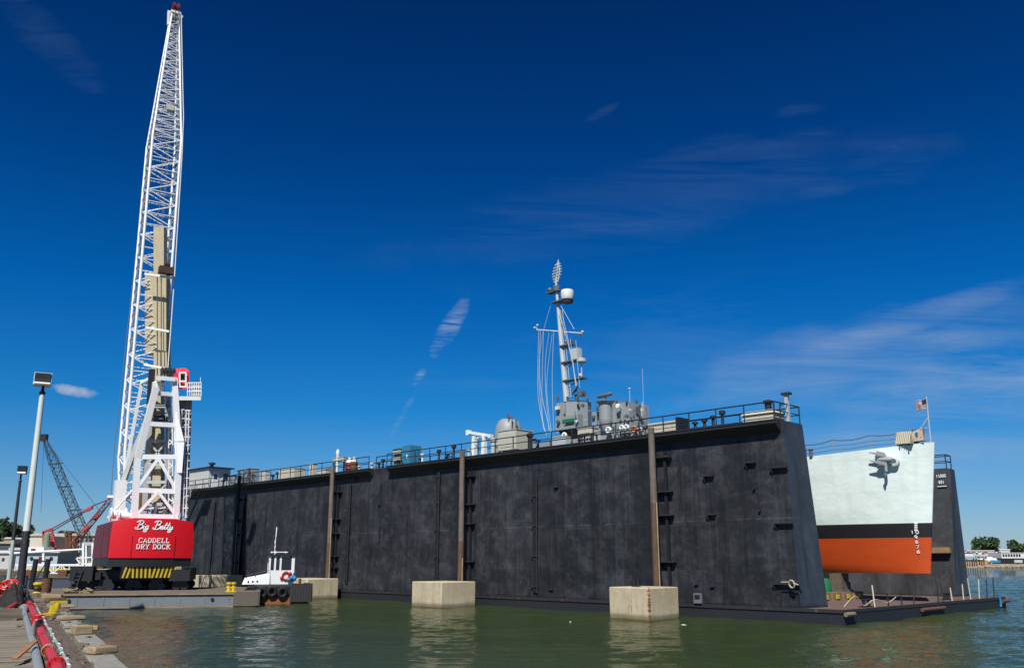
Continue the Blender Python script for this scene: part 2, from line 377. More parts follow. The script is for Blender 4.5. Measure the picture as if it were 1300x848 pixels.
# pontoon (local x = -u)
mb = MB(); mb.box(-LEN, 0, 0, WID, -1.5, .72); part('pontoon', mb, M('pontoon_paint', (.015,.018,.023), .6, var=.4, rust=.12, streak=.4), dock)
DECK = M('rusty_deck', (.115,.075,.063), .85, var=.45, sc=.5, streak=0, rust=.25, rustcol=(.20,.10,.05))
mb = MB(); mb.box(-LEN+.1, -.06, .06, WID-.06, .724, .80); part('pontoon_deck', mb, DECK, dock)
mb = MB()
mb.box(-LEN, .03, -.06, .03, .62, .82); mb.box(-.03, .03, .03, WID, .62, .815)
part('pontoon_edge_strip', mb, DRK, dock)
def wingw(yb, yt, zt, xb, xt, name, m0=None):
    m = MB()
    b = [(-LEN+1,yb[0],.8),(xb[1],yb[0],.8),(xb[0],yb[1],.8),(-LEN+1,yb[1],.8)]
    t = [(-LEN+1,yt[0],zt),(xt[1],yt[0],zt),(xt[0],yt[1],zt),(-LEN+1,yt[1],zt)]
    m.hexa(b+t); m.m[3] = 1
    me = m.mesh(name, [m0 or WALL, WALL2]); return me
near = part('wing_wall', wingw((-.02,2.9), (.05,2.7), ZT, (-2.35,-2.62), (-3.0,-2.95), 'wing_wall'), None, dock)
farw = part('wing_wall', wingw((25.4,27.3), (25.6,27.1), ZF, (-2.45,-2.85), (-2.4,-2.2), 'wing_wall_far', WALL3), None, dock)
# top walkway lips with sloped soffit
def lip(u0, u1, name='walkway_ledge'):
    m = MB()
    prof = [(.05,ZT-.72),(-.62,ZT-.2),(-.62,ZT-.02),(.05,ZT-.02)]
    n = len(prof)
    e = .9
    vs = [(-u0-(0 if i in (1,2) else 0), y, z) for i,(y,z) in enumerate(prof)]+[(-u1, y, z) for y, z in prof]
    m.add(vs, [tuple(range(n)), tuple(range(n,2*n))[::-1]]+[(i,(i+1)%n,n+(i+1)%n,n+i) for i in range(n)])
    m.box(-u1, -u0, -.66, .02, ZT-.02, ZT+.06)
    return part(name, m, M('ledge_paint', (.016,.018,.023), .6, var=.3, rust=.1), dock)
uA = onv(497, 590)[0]; uB = onv(474, 595)[0]
lip(3.1, uA); lip(uB, 86.0)
mb = MB(); mb.box(-86.9,-3.05,.08,2.65,ZT,ZT+.05); part('wing_top_deck', mb, DRK, dock)
mb = MB(); mb.box(-86.9,-2.5,25.65,27.05,ZF,ZF+.05); part('wing_top_deck', mb, DRK, dock)
# railings
def railing(pts, hgt=1.12, step=2.1, mid=True):
    m = MB(); pts = [Vector(p) for p in pts]; posts = []
    for a, b in zip(pts, pts[1:]):
        m.path([a+Vector((0,0,hgt)), b+Vector((0,0,hgt))], .045)
        if mid: m.path([a+Vector((0,0,hgt*.52)), b+Vector((0,0,hgt*.52))], .035)
        k = max(1, round((b-a).length/step))
        for i in range(k): posts.append(a.lerp(b, i/k))
    posts.append(pts[-1])
    r = part('railing', m, BLK, dock)
    pm = MB(); pm.tube((0,0,0), (0,0,hgt), .045, n=6); pme = pm.mesh('stanchion', BLK)
    for p in posts:
        s = part('stanchion', pme, None, r); s.location = p+Vector((0,0,0)); s.rotation_euler = (random.uniform(-.02,.02), random.uniform(-.03,.03), 0)
railing([(-86,-.56,ZT+.06),(-uB,-.56,ZT+.06)]); railing([(-uB+.2,.18,ZT+.05),(-uA-.2,.18,ZT+.05)]); railing([(-uA,-.56,ZT+.06),(-3.15,-.56,ZT+.06)])
railing([(-3.15,-.56,ZT+.06),(-3.1,.1,ZT+.05),(-3.1,2.6,ZT+.05),(-12,2.6,ZT+.05)])
railing([(-60,2.6,ZT+.05),(-13,2.6,ZT+.05)], 1.0, 3.2)
railing([(-12,25.7,ZF+.05),(-2.5,25.7,ZF+.05),(-2.6,27.0,ZF+.05),(-12,27.0,ZF+.05)])
# pile-side fender shelves and other brackets on the outer wall
def shelf(u, z, w=1.15, dp=.42, gusset=True):
    m = MB(); m.box(-u-w/2, -u+w/2, -dp, -.025, z-.04, z+.04)
    if gusset:
        m.hexa([(-u-w/2+.06,-.03,z-.4),(-u-w/2+.14,-.03,z-.4),(-u-w/2+.14,-.025,z-.041),(-u-w/2+.06,-.025,z-.041),
                (-u-w/2+.06,-dp+.05,z-.14),(-u-w/2+.14,-dp+.05,z-.14),(-u-w/2+.14,-dp+.05,z-.041),(-u-w/2+.06,-dp+.05,z-.041)])
    part('bracket', m, DRK, dock)
PILES = [(418,590),(585,572),(828,543),(300,600)]
for px, off in ((830,.95),(585,1.0),(418,1.1),(300,1.1)):
    u0 = onv(px, 680)[0]
    for z in ((10.6,8.2,6.6,3.5,1.9) if px != 418 else (10.3,7.6,6.2,4.0,2.9)):
        shelf(u0-off-.25, z, 1.3, .4)
    m = MB(); m.beam((-u0+off+.35,-.12,1.0), (-u0+off+.35,-.12,11.0), .2, .2); part('fender_rail', m, BLK, dock)
for px, py, w in ((900,604,.8),(904,653,.7),(953,587,.8),(990,593,1.2),(996,664,1.3),(1000,741,1.9),(706,618,.5),(700,748,.5),(885,741,.3),(905,744,.3),(958,620,.15),(965,648,.15),(452,607,.6),(570,580,.7),(482,640,.3)):
    u, v, z = onv(px, py); shelf(u, z, w, .16 if w < .6 else .24, w > .4)
# vertical pipe chases (dark ladders) on the outer wall
for px, z0, z1, w in ((680,1.2,10.4,.42),(556,1.2,11.2,.36),(443,1.4,11.0,.3),(270,1.5,10.5,.3)):
    u = onv(px, 680)[0]; m = MB()
    m.box(-u-w/2, -u+w/2, -.14, -.022, z0, z1)
    part('pipe_chase', m, BLK, dock)
    l = MB(); zz = z0+.4
    l.tube((-u+w*.75,-.2,z0),(-u+w*.75,-.2,z1), .04)
    while zz < z1: l.box(-u-w*.9, -u+w*.9, -.22, -.143, zz, zz+.1); zz += 2.3
    part('pipe', l, DRK, dock)
# a vertical dark slot and two wall lights
u, v, z = onv(482, 676); m = MB(); m.box(-u-.12,-u+.12,-.06,-.021,z-.9,z+.5); part('wall_slot', m, BLK, dock)
u, v, z = onv(887, 759); m = MB(); m.box(-u-.3,-u+.3,-.16,-.022,z-.32,z+.32); lt = part('wall_light', m, M('scuffed_grey',(.14,.15,.17),.5), dock)
m = MB(); m.box(-u-.2,-u+.2,-.2,-.162,z-.02,z+.22); part('lens', m, GLS, lt)
# mooring rope loop at corner bracket
u, v, z = onv(1008, 741); m = MB(); m.torus((-u+.1,-.45,z), .22, .05, (.3,1,.2)); m.path([(-u-.6,-.42,z+.1),(-u+.1,-.44,z+.12),(-u+.5,-.4,z-.05)], .04); part('mooring_rope', m, M('rope',(.42,.38,.28),.9), dock)
# staircase at the left end of the wall
u1 = onv(264, 622)[0]; u2 = onv(237, 690)[0]
m = MB(); a = Vector((-u1,-1.3,ZT-.1)); b = Vector((-u2-.5,-1.3,6.0))
m.beam(a+Vector((0,-.5,0)), b+Vector((0,-.5,0)), .08, .3); m.beam(a+Vector((0,.5,0)), b+Vector((0,.5,0)), .08, .3)
st = part('staircase', m, BLK, dock)
for i in range(22):
    p = a.lerp(b, (i+.5)/22); t = MB(); t.cbox(p, .3, .92, .04); part('tread', t, DRK, st)
m = MB(); m.path([a+Vector((0,-.52,1.0)), b+Vector((0,-.52,1.0))], .045); m.path([a+Vector((0,-.52,.5)), b+Vector((0,-.52,.5))], .03)
for i in range(7): p = a.lerp(b, i/6)+Vector((0,-.52,0)); m.tube(p, p+Vector((0,0,1)), .04, n=6)
part('handrail', m, LGR, st)
m = MB(); m.box(-u1-.2,-u1+1.6,-2.0,-.82,ZT-.3,ZT-.1); part('stair_landing', m, DRK, dock)
# draught figures low on the outer wall near the workboat, plus plate on far wing
m = MB()
for px, py, ch in ((349,688,'8'),(349,694,'6'),(349,701,'4')):
    u, v, z = onv(px, py); letter(m, ch, Vector((-u,-.05,z-.15)), Vector((1,0,0)), Vector((0,0,1)), .26, .34, .04)
part('draught_marks', m, WHT, dock)
m = MB()
def onfar(px, py):
    r = ray(px, py); o = Vector((0,0,H)); t = ((O-o).dot(nn)+25.5)/r.dot(nn); q = o+r*t-O; return Vector((q.dot(dd), 25.5, q.z))
p = onfar(1201, 604); word(m, '15000', Vector((-3.35, 25.52, p.z-.1)), Vector((1,0,0)), Vector((0,0,1)), .11, .24, .05, .025)
p = onfar(1203, 611); word(m, '801', Vector((-3.2, 25.50, p.z-.15)), Vector((1,0,0)), Vector((0,0,1)), .11, .24, .05, .025)
p = onfar(1202, 617); m.path([(-3.3,25.48,p.z),(-2.6,25.48,p.z)], .04)
part('stencilled_numbers', m, WHT, dock)
# timber rubbing strip on far wing inner face
p = onfar(1183, 699); q = onfar(1208, 698); m = MB(); m.beam((q.x-9,25.2,q.z),(q.x,25.2,q.z), .4, .45); part('rubbing_timber', m, wood('rubbing_wood',(.16,.10,.05),(.34,.22,.10),0), dock)
# fender logs on the pontoon end
for u, v0, v1, z in ((-.25,.0,1.5,.55),(-.3,11.0,15.2,.42),(-.3,26.6,28.5,.5)):
    m = MB(); m.tube((.15,v0,z),(.15,v1-.4,z), .13, n=10); part('fender_log', m, WD1 if v0 < 1 else RST, dock)
# stanchions and rope on the pontoon end
for px, y, mt, hh in ((1110,764,CRM,1.3),(1128,766,DRK,.8),(1145,765,DRK,.8),(1160,763,DRK,.8),(1191,761,DRK,1.2),(1198,762,DRK,1.3),(1209,763,CRM,.9),(1223,758,CRM,1.1),(1232,757,CRM,1.5),(1243,756,CRM,1.4),(1253,756,DRK,1.4),(1262,756,DRK,1.5)):
    p = at_z(px, y, .8)-O; v = max(1, min(27.5, p.dot(nn)))
    # place on the end edge line at matching image column
    r = ray(px, y); t = ((O-Vector((0,0,H))).dot(dd)-.25)/r.dot(dd); q = Vector((0,0,H))+r*t-O; v = min(27.6, q.dot(nn))
    m = MB(); m.tube((-.25,v,.8),(-.25+random.uniform(-.1,.1),v+random.uniform(-.12,.12),.8+hh), .045, n=6); part('edge_stanchion', m, mt, dock)
ROP = M('rope',(.42,.38,.28),.9)
m = MB(); m.path(smooth([(-1.0,2.2,.86),(-.6,3.0,1.5),(-.5,3.8,.9),(-.3,5.0,1.25),(-.25,6.6,1.0),(-.25,8.0,1.3)]), .03); part('slack_rope', m, ROP, dock)
m = MB(); m.path(smooth([(.05,26.2,1.1),(.12,26.3,.5),(.1,26.25,.1)]), .09); part('blue_rope', m, BLU, dock)
# ---- things on the pontoon deck
for i, (u, v) in enumerate(((2.0,1.9),(2.6,16.5))):
    b_ = MB()
    b_.box(-.5,.5,-.25,.25,0,.06)
    b = thing('mooring_bitt', ('black twin-post mooring bitt on the near corner of the rusty pontoon deck','black twin-post mooring bitt on the pontoon deck in front of the far wing wall')[i], 'bitt', D(u-1.4,v+2.5,.8), DA+1.5, 'mooring bitts on the pontoon deck')
    part('base_plate', b_, BLK, b)
    for s in (-.28,.28): q = MB(); q.lathe((s,0,.06), [(.11,0),(.11,.35),(.16,.37),(.16,.43)], 10); part('post', q, BLK, b)
# row of timber keel blocks seen under the bow
kb = MB(); kb.box(-.7,.7,-.35,.35,0,.55); kbm = kb.mesh('timber_crib', wood('crib_wood',(.16,.09,.05),(.30,.18,.09),0))
cp = MB(); cp.box(-.22,.22,-.40,-.352,.12,.42); cpm = cp.mesh('yellow_end_plate', YEL)
for k in range(7):
    b = thing('bilge_block', 'low brown timber bilge block with yellow end plate in the row beneath the bow', 'block', D(6.5, 5.2+k*1.7, .8), DA+math.pi/2, 'timber bilge blocks')
    part('timber_crib', kbm, None, b); part('end_plate', cpm, None, b)
for k in range(9):
    uu = 7+k*2.6
    b = thing('keel_block', 'stacked timber keel block under the orange hull bottom', 'block', D(uu, 14.2, .8), DA, 'keel blocks along the ship centreline')
    q = MB(); q.box(-.6,.6,-.9,.9,0,.7); part('concrete_base', q, M('dark_concrete',(.10,.10,.09),.9), b)
    q = MB(); q.box(-.5,.5,-.75,.75,.70,1.25); q.box(-.45,.45,-.6,.6,1.25,1.88); part('timber_stack', q, WDD, b)
# green side block with dark framework
p = at_z(1108, 757, .8); q_ = p-O
b = thing('side_block', 'green and black side support block standing under the bow', 'block', D(8.4, 14.4, .8), DA)
q = MB(); q.lathe((.5,-1.4,0), [(.75,0),(.8,.3),(.72,1.3),(.6,1.5)], 14); part('green_drum', q, GRN, b)
q = MB(); q.box(-3.2,-.3,-1.6,.2,0,.9); q.hexa([(-3.6,-1.5,.9),(-.2,-1.5,.9),(-.2,.1,.9),(-3.6,.1,.9),(-3.9,-1.1,1.85),(-.6,-1.1,1.85),(-.6,-.1,1.85),(-3.9,-.1,1.85)])
q.beam((-4.2,-1.3,.1),(-2.9,-1.4,1.7),.25); q.beam((.4,-1.4,1.5),(-.5,-1.2,.4),.2); part('timber_frame', q, BLK, b)
# ================================================================ WARSHIP
VS = 14.2
SO = D(0, VS, 0)
ship = thing('warship', 'grey and pale-green naval escort ship with orange bottom standing high in the dry dock', 'warship', SO, DA)
ZK = 2.72
ZB1 = onv(1182, 682, VS)[2]; ZB2 = onv(1182, 663.5, VS)[2]; ZD = onv(1187, 561, VS)[2]
SL = 90.0
def sheer(s): return ZD-1.75*min(1,(s/30.0))**.8 - (.4 if s > 60 else 0)
def hb(s, z):    # half-breadth at distance s aft of the stem head
    t = (z-ZK)/(ZD-ZK)
    x = max(0.0, s-.0)
    full = 5.6
    dk = full*min(1,(x+.2)/24.0)**.62
    bt = 3.6*max(0,min(1,(x-.8)/30.0))**.85
    aft = 1-.35*max(0,(s-72)/18)**2
    e = min(1, t/.42)**.55 if t < .42 else 1
    mid = bt+(dk-bt)*(.30+.70*t)
    low = mid*(.40+.60*e) if x > 1 else mid
    return max(.05, low*aft)
def stem_x(z):   # rake of the stem
    t = (z-ZK)/(ZD-ZK); return .28*(1-t)-1.0*t
LV = [0,.06,.15,.28]; zs_l = [ZK, ZK+.25, ZK+.7, ZK+1.5, ZB1, (ZB1+ZB2)/2, ZB2]
ss = [0,.3,.8,1.6,2.8,4.2,6,8,10.5,13.5,17,21,26,32,40,50,60,70,78,84,SL]
def hpt(s, z, side):
    k = max(0, 1-s/8.0); x = s+stem_x(z)*k
    return Vector((-x, side*hb(s, z), z))
m = MB(); grid = {}
for i, s in enumerate(ss):
    zd = sheer(s); lv = zs_l+[ZB2+(zd-ZB2)*f for f in (.25,.5,.75,.97,1.0)]
    for side in (-1, 1):
        row = []
        for z in lv: m.v.append(hpt(s, z, side) if s > 0 else Vector((-stem_x(z), side*.05, z))); row.append(len(m.v)-1)
        grid[i, side] = row
nl = len(lv)
for i in range(len(ss)-1):
    for side in (-1, 1):
        a = grid[i, side]; b = grid[i+1, side]
        for j in range(nl-1):
            f = [a[j], b[j], b[j+1], a[j+1]]
            m.f.append(f if side < 0 else f[::-1]); m.m.append(2 if j < 4 else (1 if j < 6 else 0))
    m.f.append([grid[i,-1][0], grid[i,1][0], grid[i+1,1][0], grid[i+1,-1][0]]); m.m.append(2)
    m.f.append([grid[i,-1][-1], grid[i+1,-1][-1], grid[i+1,1][-1], grid[i,1][-1]]); m.m.append(3)
for j in range(nl-1):
    mi = 2 if j < 4 else (1 if j < 6 else 0)
    m.f.append([grid[0,-1][j], grid[0,-1][j+1], grid[0,1][j+1], grid[0,1][j]]); m.m.append(mi)
    e = len(ss)-1; m.f.append([grid[e,-1][j], grid[e,1][j], grid[e,1][j+1], grid[e,-1][j+1]]); m.m.append(mi)
def hullpaint():
    m_, nt, b = newmat('pale_hull_paint'); co = ocoord(nt)
    big = noise(nt, mapping(nt, co, (.5,.5,.6)), 1, 5, .6); st = noise(nt, mapping(nt, co, (1.6,1.6,.2)), 1, 4, .6); f = noise(nt, co, 5, 4, .7)
    col = mix(nt, rng(nt, big, .3, .7), (.66,.77,.73), (.74,.84,.80)); col = mix(nt, rng(nt, st, .5, .75, 0, .5), col, (.56,.67,.64))
    col = mix(nt, rng(nt, f, .66, .74, 0, .4), col, (.40,.42,.38))
    nt.links.new(col, b.inputs['Base Color']); b.inputs['Roughness'].default_value = .5
    sx_ = nt.nodes.new('ShaderNodeSeparateXYZ'); nt.links.new(co, sx_.inputs[0])
    fr = mth(nt,'SINE',mth(nt,'MULTIPLY',sx_.outputs[0],5.2)); sm_ = mth(nt,'ABSOLUTE',mth(nt,'SUBTRACT',mth(nt,'FRACT',mth(nt,'MULTIPLY',sx_.outputs[2],.42)),.5))
    col = mix(nt, rng(nt, sm_, .012, .004, 0, .35), col, (.45,.52,.50))
    sp_ = noise(nt, mapping(nt, co, (1.6,1.6,4.5)), 1.3, 6, .75)
    col = mix(nt, rng(nt, sp_, .70, .73, 0, .8), col, (.20,.19,.16)); nt.links.new(col, b.inputs['Base Color'])
    dent = mth(nt,'ADD',noise(nt, mapping(nt, co, (.75,.75,.9)), 1, 3, .5), mth(nt,'MULTIPLY',fr,.07))
    bump(nt, b, mth(nt,'ADD', mth(nt,'MULTIPLY', dent, 1.0), mth(nt,'MULTIPLY', f, .05)), .55, .10); return m_
def orange():
    m_, nt, b = newmat('antifouling_orange'); co = ocoord(nt)
    big = noise(nt, mapping(nt, co, (.3,.3,.9)), 1, 5, .6); f = noise(nt, mapping(nt, co, (.4,.4,3)), 2, 4, .7)
    col = mix(nt, rng(nt, big, .3, .7), (.54,.072,.006), (.46,.058,.005)); col = mix(nt, rng(nt, f, .55, .75, 0, .35), col, (.30,.05,.016))
    nt.links.new(col, b.inputs['Base Color']); b.inputs['Roughness'].default_value = .55
    bump(nt, b, f, .2, .03); return m_
HP = hullpaint()
def on_hull(px, py):
    best = (1e9, 0, 0)
    for i in range(6, 170):
        for k in range(0, 60):
            s_ = i*.1; z_ = ZK+.1+(ZD-ZK-.2)*k/59; q = proj(SO+Matrix.Rotation(DA,3,'Z') @ hpt(s_, z_, -1)); e = (q[0]-px)**2+(q[1]-py)**2
            if e < best[0]: best = (e, s_, z_)
    return best[1], best[2]
part('hull', m, [HP, M('boot_topping', (.008,.007,.011), .6, var=.2), orange(), GRD], ship)
# bulwark lip at the bow
def ons(px, py, v):   # image point -> ship frame at lateral offset v
    a = onv(px, py, VS+v); return Vector((-a[0], v, a[2]))
# draught figures down the stem
m = MB()
zf = onv(1161, 670, VS-1)[2]
sa, za = on_hull(1161.5, 676); sb_, zb_ = on_hull(1165, 700)
for k, ch in enumerate(('10','9','8','7','6')):
    z = za+(zb_-za)*k/4; s = sa+(sb_-sa)*k/4
    p = hpt(s, z, -1); ux = (hpt(s-.3, z, -1)-p).normalized(); nrm = Vector((ux.y,-ux.x,0)); nrm = -nrm if nrm.y > 0 else nrm
    word(m, ch, p+nrm*.035-Vector((0,0,.1))-ux*(.08 if len(ch) == 1 else .25), ux, Vector((0,0,1)), .22, .21, .09, .03)
part('draught_marks', m, WHT, ship)
m = MB()   # short vertical white scale bar above the figures
s = 2.2
for z0 in [ZB2-.05-.12*i for i in range(5)]:
    s_b = on_hull(1160.5, 667)[0]; p = hpt(s_b, z0, -1); ux = (hpt(s_b-.35, z0, -1)-p).normalized(); n_ = Vector((ux.y,-ux.x,0)); n_ = -n_ if n_.y > 0 else n_
    m.path([p+n_*.02, p+n_*.02+ux*.2], .045)
part('draught_scale', m, WHT, ship)
# small white plate low on the orange bottom
s = 13.0; z = ZK+.75; p = hpt(s, z, -1); q = hpt(s-.6, z, -1); m = MB(); m.beam(p+Vector((0,-.06,0)), q+Vector((0,-.06,0)), .06, .2); part('anode_plate', m, WHT, ship)
# anchor with hawse bolster
u, v, z = onv(1124, 578, VS-3.0)
s, z = on_hull(1119, 578)
P = hpt(s, z, -1); ux = (hpt(s-.5, z, -1)-P).normalized(); on = Vector((ux.y,-ux.x,0)); on = -on if on.y > 0 else on
m = MB()
for q_, r_ in ((P,.42),(P+ux*.75-Vector((0,0,.35)),.36)): m.lathe(q_-on*.15, [(r_,0),(r_*1.15,.2),(r_*.95,.45),(r_*.55,.47),(r_*.5,.15)], 18, on+Vector((0,0,-.2)))
hw = part('hawse_bolster', m, HP, ship); part('hawse_pipe', MB().lathe(P+on*.36-Vector((0,0,.06)), [(.2,0),(.2,.03)], 14, on+Vector((0,0,-.2))), BLK, hw)
A = P+on*.32-Vector((0,0,.25))+ux*.25; dn = Vector((0,0,-1)); upv = Vector((0,0,1))
m = MB(); m.beam(A+upv*.3, A+dn*.9+on*.08, .17, .2, up=tuple(on))
m.lathe(A+on*.05-ux*.45+dn*.05, [(.16,0),(.2,.2),(.2,.7),(.16,.9)], 10, ux)
for off in (.32,-.42):
    c0 = A+upv*off*.8+on*.1; c1 = c0-ux*1.05+upv*.24+on*.12
    m.hexa([c0-upv*.16-on*.07, c0-upv*.16+on*.07, c0+upv*.16+on*.07, c0+upv*.16-on*.07, c1-upv*.03-on*.03, c1-upv*.03+on*.03, c1+upv*.03+on*.03, c1+upv*.03-on*.03])
    cm = c0.lerp(c1,.5); m.hexa([c0-upv*.16-on*.05, c0+upv*.16-on*.05, cm+upv*.24-on*.02, cm-upv*.2-on*.02, c0-upv*.16+on*.05, c0+upv*.16+on*.05, cm+upv*.24+on*.02, cm-upv*.2+on*.02])
part('anchor', m, GRY, ship)
m = MB(); m.tube(A+dn*1.0+on*.1-ux*.1, A+dn*1.25+on*.1-ux*.1, .12, .05); m.torus(A+upv*.35-ux*.1, .13, .04, tuple(ux)); part('anchor_shackle', m, GRY, ship)
# deck edge rails with wires
m = MB(); prevs = []
for s in [1.2+2.3*i for i in range(10)]:
    zd = sheer(s); p = hpt(s, zd, -1)+Vector((0,.15,0)); m.tube(p, p+Vector((0,0,1.05)), .03, n=6); prevs.append(p)
part('rail_stanchions', m, GRY, ship)
for hh in (1.02,.6,.3):
    m = MB(); pts = []
    for a, b in zip(prevs, prevs[1:]):
        for t in (0,.25,.5,.75): p = a.lerp(b, t)+Vector((0,0,hh-.28*math.sin(math.pi*t)*(.6 if hh>1 else .25))); pts.append(p)
    pts.append(prevs[-1]+Vector((0,0,hh))); m.path(pts, .022 if hh < 1 else .04, 5); part('rail_wire', m, GRD, ship)
# foredeck fittings
zdk = sheer(2)
def sbox(name, s0, s1, y0, y1, z0, z1, mat): q = MB(); q.box(-s1,-s0,y0,y1,z0,z1); return part(name, q, mat, ship)
m = MB(); p = ons(1180, 560, 0); pz = sheer(.9); m.tube((-.9,0,pz), (-.9+.0,0,pz), .05)
js = ons(1181.5, 560, 0); jt = ons(1176, 503, 0)
m = MB(); m.tube((js.x,0,sheer(1)-.05), (jt.x,0,jt.z), .055, .035, n=8); m.tube((js.x-1.7,0,sheer(2)), (js.x*.45+jt.x*.55,0,sheer(1)+1.9), .045, n=6); m.beam((js.x-1.0,0,sheer(1)+.9),(js.x-.1,0,sheer(1)+1.2),.05); part('jackstaff', m, LGR, ship)
m = MB(); m.box(-1.35,-.55,-.35,.35,sheer(1)-.02,sheer(1)+.32); m.lathe((-.7,0,sheer(1)+.3), [(.2,0),(.24,.2),(.1,.35)], 10); part('bow_chock', m, GRY, ship)
# cream slatted winch cover and netted raft
s0 = -ons(1155, 560, -1.5).x; s1 = -ons(1134, 560, -1.5).x; z0 = sheer(4)
m = MB(); m.hexa([(-s1,-2.0,z0+.25),(-s0,-2.0,z0+.25),(-s0,-.6,z0+.25),(-s1,-.6,z0+.25),(-s1+.1,-1.9,z0+1.3),(-s0-.15,-1.9,z0+1.3),(-s0-.15,-.8,z0+1.3),(-s1+.1,-.8,z0+1.3)])
cv = part('canvas_cover', m, M('canvas_tan', (.30,.26,.19), .85, var=.4), ship); cv.location = (0,.75,0); cv.scale = (1,1,.85); cv.location.z = z0*.15+.04
for i in range(8):
    x = -s1+.12+(s1-s0-.25)*i/7; m = MB(); m.beam((x-.05,-2.04,z0+.28),(x+.14,-1.94,z0+1.28),.07,.07); part('slat', m, M('slat_cream', (.60,.56,.44), .8), cv)
m = MB()
for x in (-s1+.25,-s0-.25): m.tube((x,-1.9,z0-.1),(x,-1.9,z0+.26),.05); m.tube((x,-.8,z0-.1),(x,-.8,z0+.26),.05)
part('cover_legs', m, GRD, ship).location = (0,.75,0)
s0 = -ons(1171, 560, -.8).x; s1 = -ons(1158, 560, -.8).x; z0 = sheer(2)
xm = -(s0+s1)/2; m = MB(); m.hexa([(xm-.5,-1.2,z0+.25),(xm+.45,-1.15,z0+.3),(xm+.45,-.6,z0+.3),(xm-.5,-.65,z0+.25),(xm-.45,-1.05,z0+.95),(xm+.35,-1.0,z0+1.2),(xm+.35,-.6,z0+1.2),(xm-.45,-.65,z0+.95)]); rf = part('net_bundle', m, M('canvas_white', (.42,.38,.32), .85, var=.7, sc=4, rust=.3), ship); rf.location = (0,.35,0)
m = MB()
for i in range(5): x = -(s0+s1)/2-.4+.2*i; m.tube((x,-.95,z0+.3),(x+.05,-.85,z0+1.2),.03,n=5); m.tube((-(s0+s1)/2-.45,-.93,z0+.38+.18*i),(-(s0+s1)/2+.45,-.93,z0+.38+.18*i),.025,n=5)
part('netting', m, RST, rf)
m = MB(); m.beam((-(s0+s1)/2,-.6,z0-.05),(-(s0+s1)/2,-.8,z0+.9),.12); part('raft_stand', m, GRD, ship)
s = 13.4; m = MB(); m.lathe((-s,-3.0,sheer(s)), [(.2,0),(.2,.7),(.3,.75),(.3,1.0),(.12,1.1)], 10); part('vent_head', m, M('dark_maroon',(.05,.02,.02),.6), ship)
m = MB(); m.path(smooth([(-12.2,-3.0,sheer(12)),(-12.2,-3.0,sheer(12)+.6),(-11.7,-3.0,sheer(12)+.85),(-11.2,-3.0,sheer(12)+.6),(-11.2,-3.0,sheer(12))]), .13, 8); part('bent_vent_pipe', m, WHT, ship)
m = MB(); m.box(-9.4,-8.2,-2.9,-2.2,sheer(9),sheer(9)+.35); m.lathe((-7.6,-2.6,sheer(8)), [(.14,0),(.14,.5),(.2,.52),(.2,.6)],8); m.lathe((-7.1,-2.6,sheer(8)), [(.14,0),(.14,.5),(.2,.52),(.2,.6)],8); part('deck_bitts', m, GRD, ship)
# flag: its own thing held by the staff
ft = Vector((jt.x, 0, jt.z-.15))
m = MB(); NX = 14; NZ = 14
def fp(i, k):
    x = i/NX; z = k/NZ; return (-1.35*x, .10*math.sin(x*7+z*1.5)+.03*math.sin(z*9), -.95*z-.28*x*x-.10*math.sin(x*5))
for i in range(NX):
    for k in range(NZ):
        m.mi = 2 if (i < 6 and k < 7) else (k//1)%2
        m.add([fp(i,k), fp(i+1,k), fp(i+1,k+1), fp(i,k+1)], [(0,1,2,3)])
fo = solo('flag', m, [M('flag_white',(.62,.60,.62),.8), M('flag_red',(.28,.10,.13),.8), M('flag_blue',(.02,.025,.08),.8)], 'small striped flag with dark canton flying from the jackstaff at the bow', 'flag', ship.matrix_basis @ ft if False else SO + Matrix.Rotation(DA,3,'Z') @ ft, DA)
fo.scale = (.62,.8,.72); so = fo.modifiers.new('solid', 'SOLIDIFY'); so.thickness = .01
# ---- superstructure (ship frame). helper: block spanning image columns on the starboard face
def blk(name, pxl, pxe, pxr, pyt, pyb, v, mat=GRY, zb=None, parent=None, tip=0.0):
    """starboard face columns pxl..pxe at lateral v, forward face runs from pxe to pxr"""
    a = ons(pxl, (pyt+pyb)/2, v); e = ons(pxe, (pyt+pyb)/2, v); zt_ = ons((pxl+pxe)/2, pyt, v).z; z0 = zb if zb is not None else ons((pxl+pxe)/2, pyb, v).z
    # depth of forward face: march along +y until column reached
    x = e.x; w = .1
    while w < 9:
        P_ = SO+Matrix.Rotation(DA,3,'Z') @ Vector((x, v+w, (zt_+z0)/2)); r = P_-Vector((0,0,H))
        dep = r.y*math.cos(PT)+r.z*math.sin(PT)
        if 650+F*r.x/dep >= pxr: break
        w += .05
    q = MB(); q.hexa([(a.x,v,z0),(x,v,z0),(x,v+w,z0),(a.x,v+w,z0),(a.x+tip,v+tip,zt_),(x-tip,v+tip,zt_),(x-tip,v+w-tip,zt_),(a.x+tip,v+w-tip,zt_)])
    return part(name, q, mat, parent or ship), a.x, x, v, v+w, z0, zt_
ZM = sheer(30)
sbox('deckhouse', 17, 52, -3.6, 3.6, ZM-.05, ZM+2.4, GRY)
sbox('lower_bridge', 20.0, 37.5, -3.3, 3.3, ZM+2.4, ZM+4.6, GRY)
bigb, bx0, bx1, by0, by1, bz0, bz1 = blk('forward_bridge', 783, 799, 824, 511, 556, -2.4)
m = MB(); m.box(bx1+.01,bx1+.10,by0+.9,by0+1.5,bz1-1.0,bz1-.35); m.path([(bx1+.12,by0+1.3,bz1-1.0),(bx1+.2,by0+1.9,bz1-1.9),(bx1+.12,by0+1.4,bz1-2.4),(bx1+.2,by0+2.2,bz1-3.0)], .14); part('pipework', m, GRD, bigb)
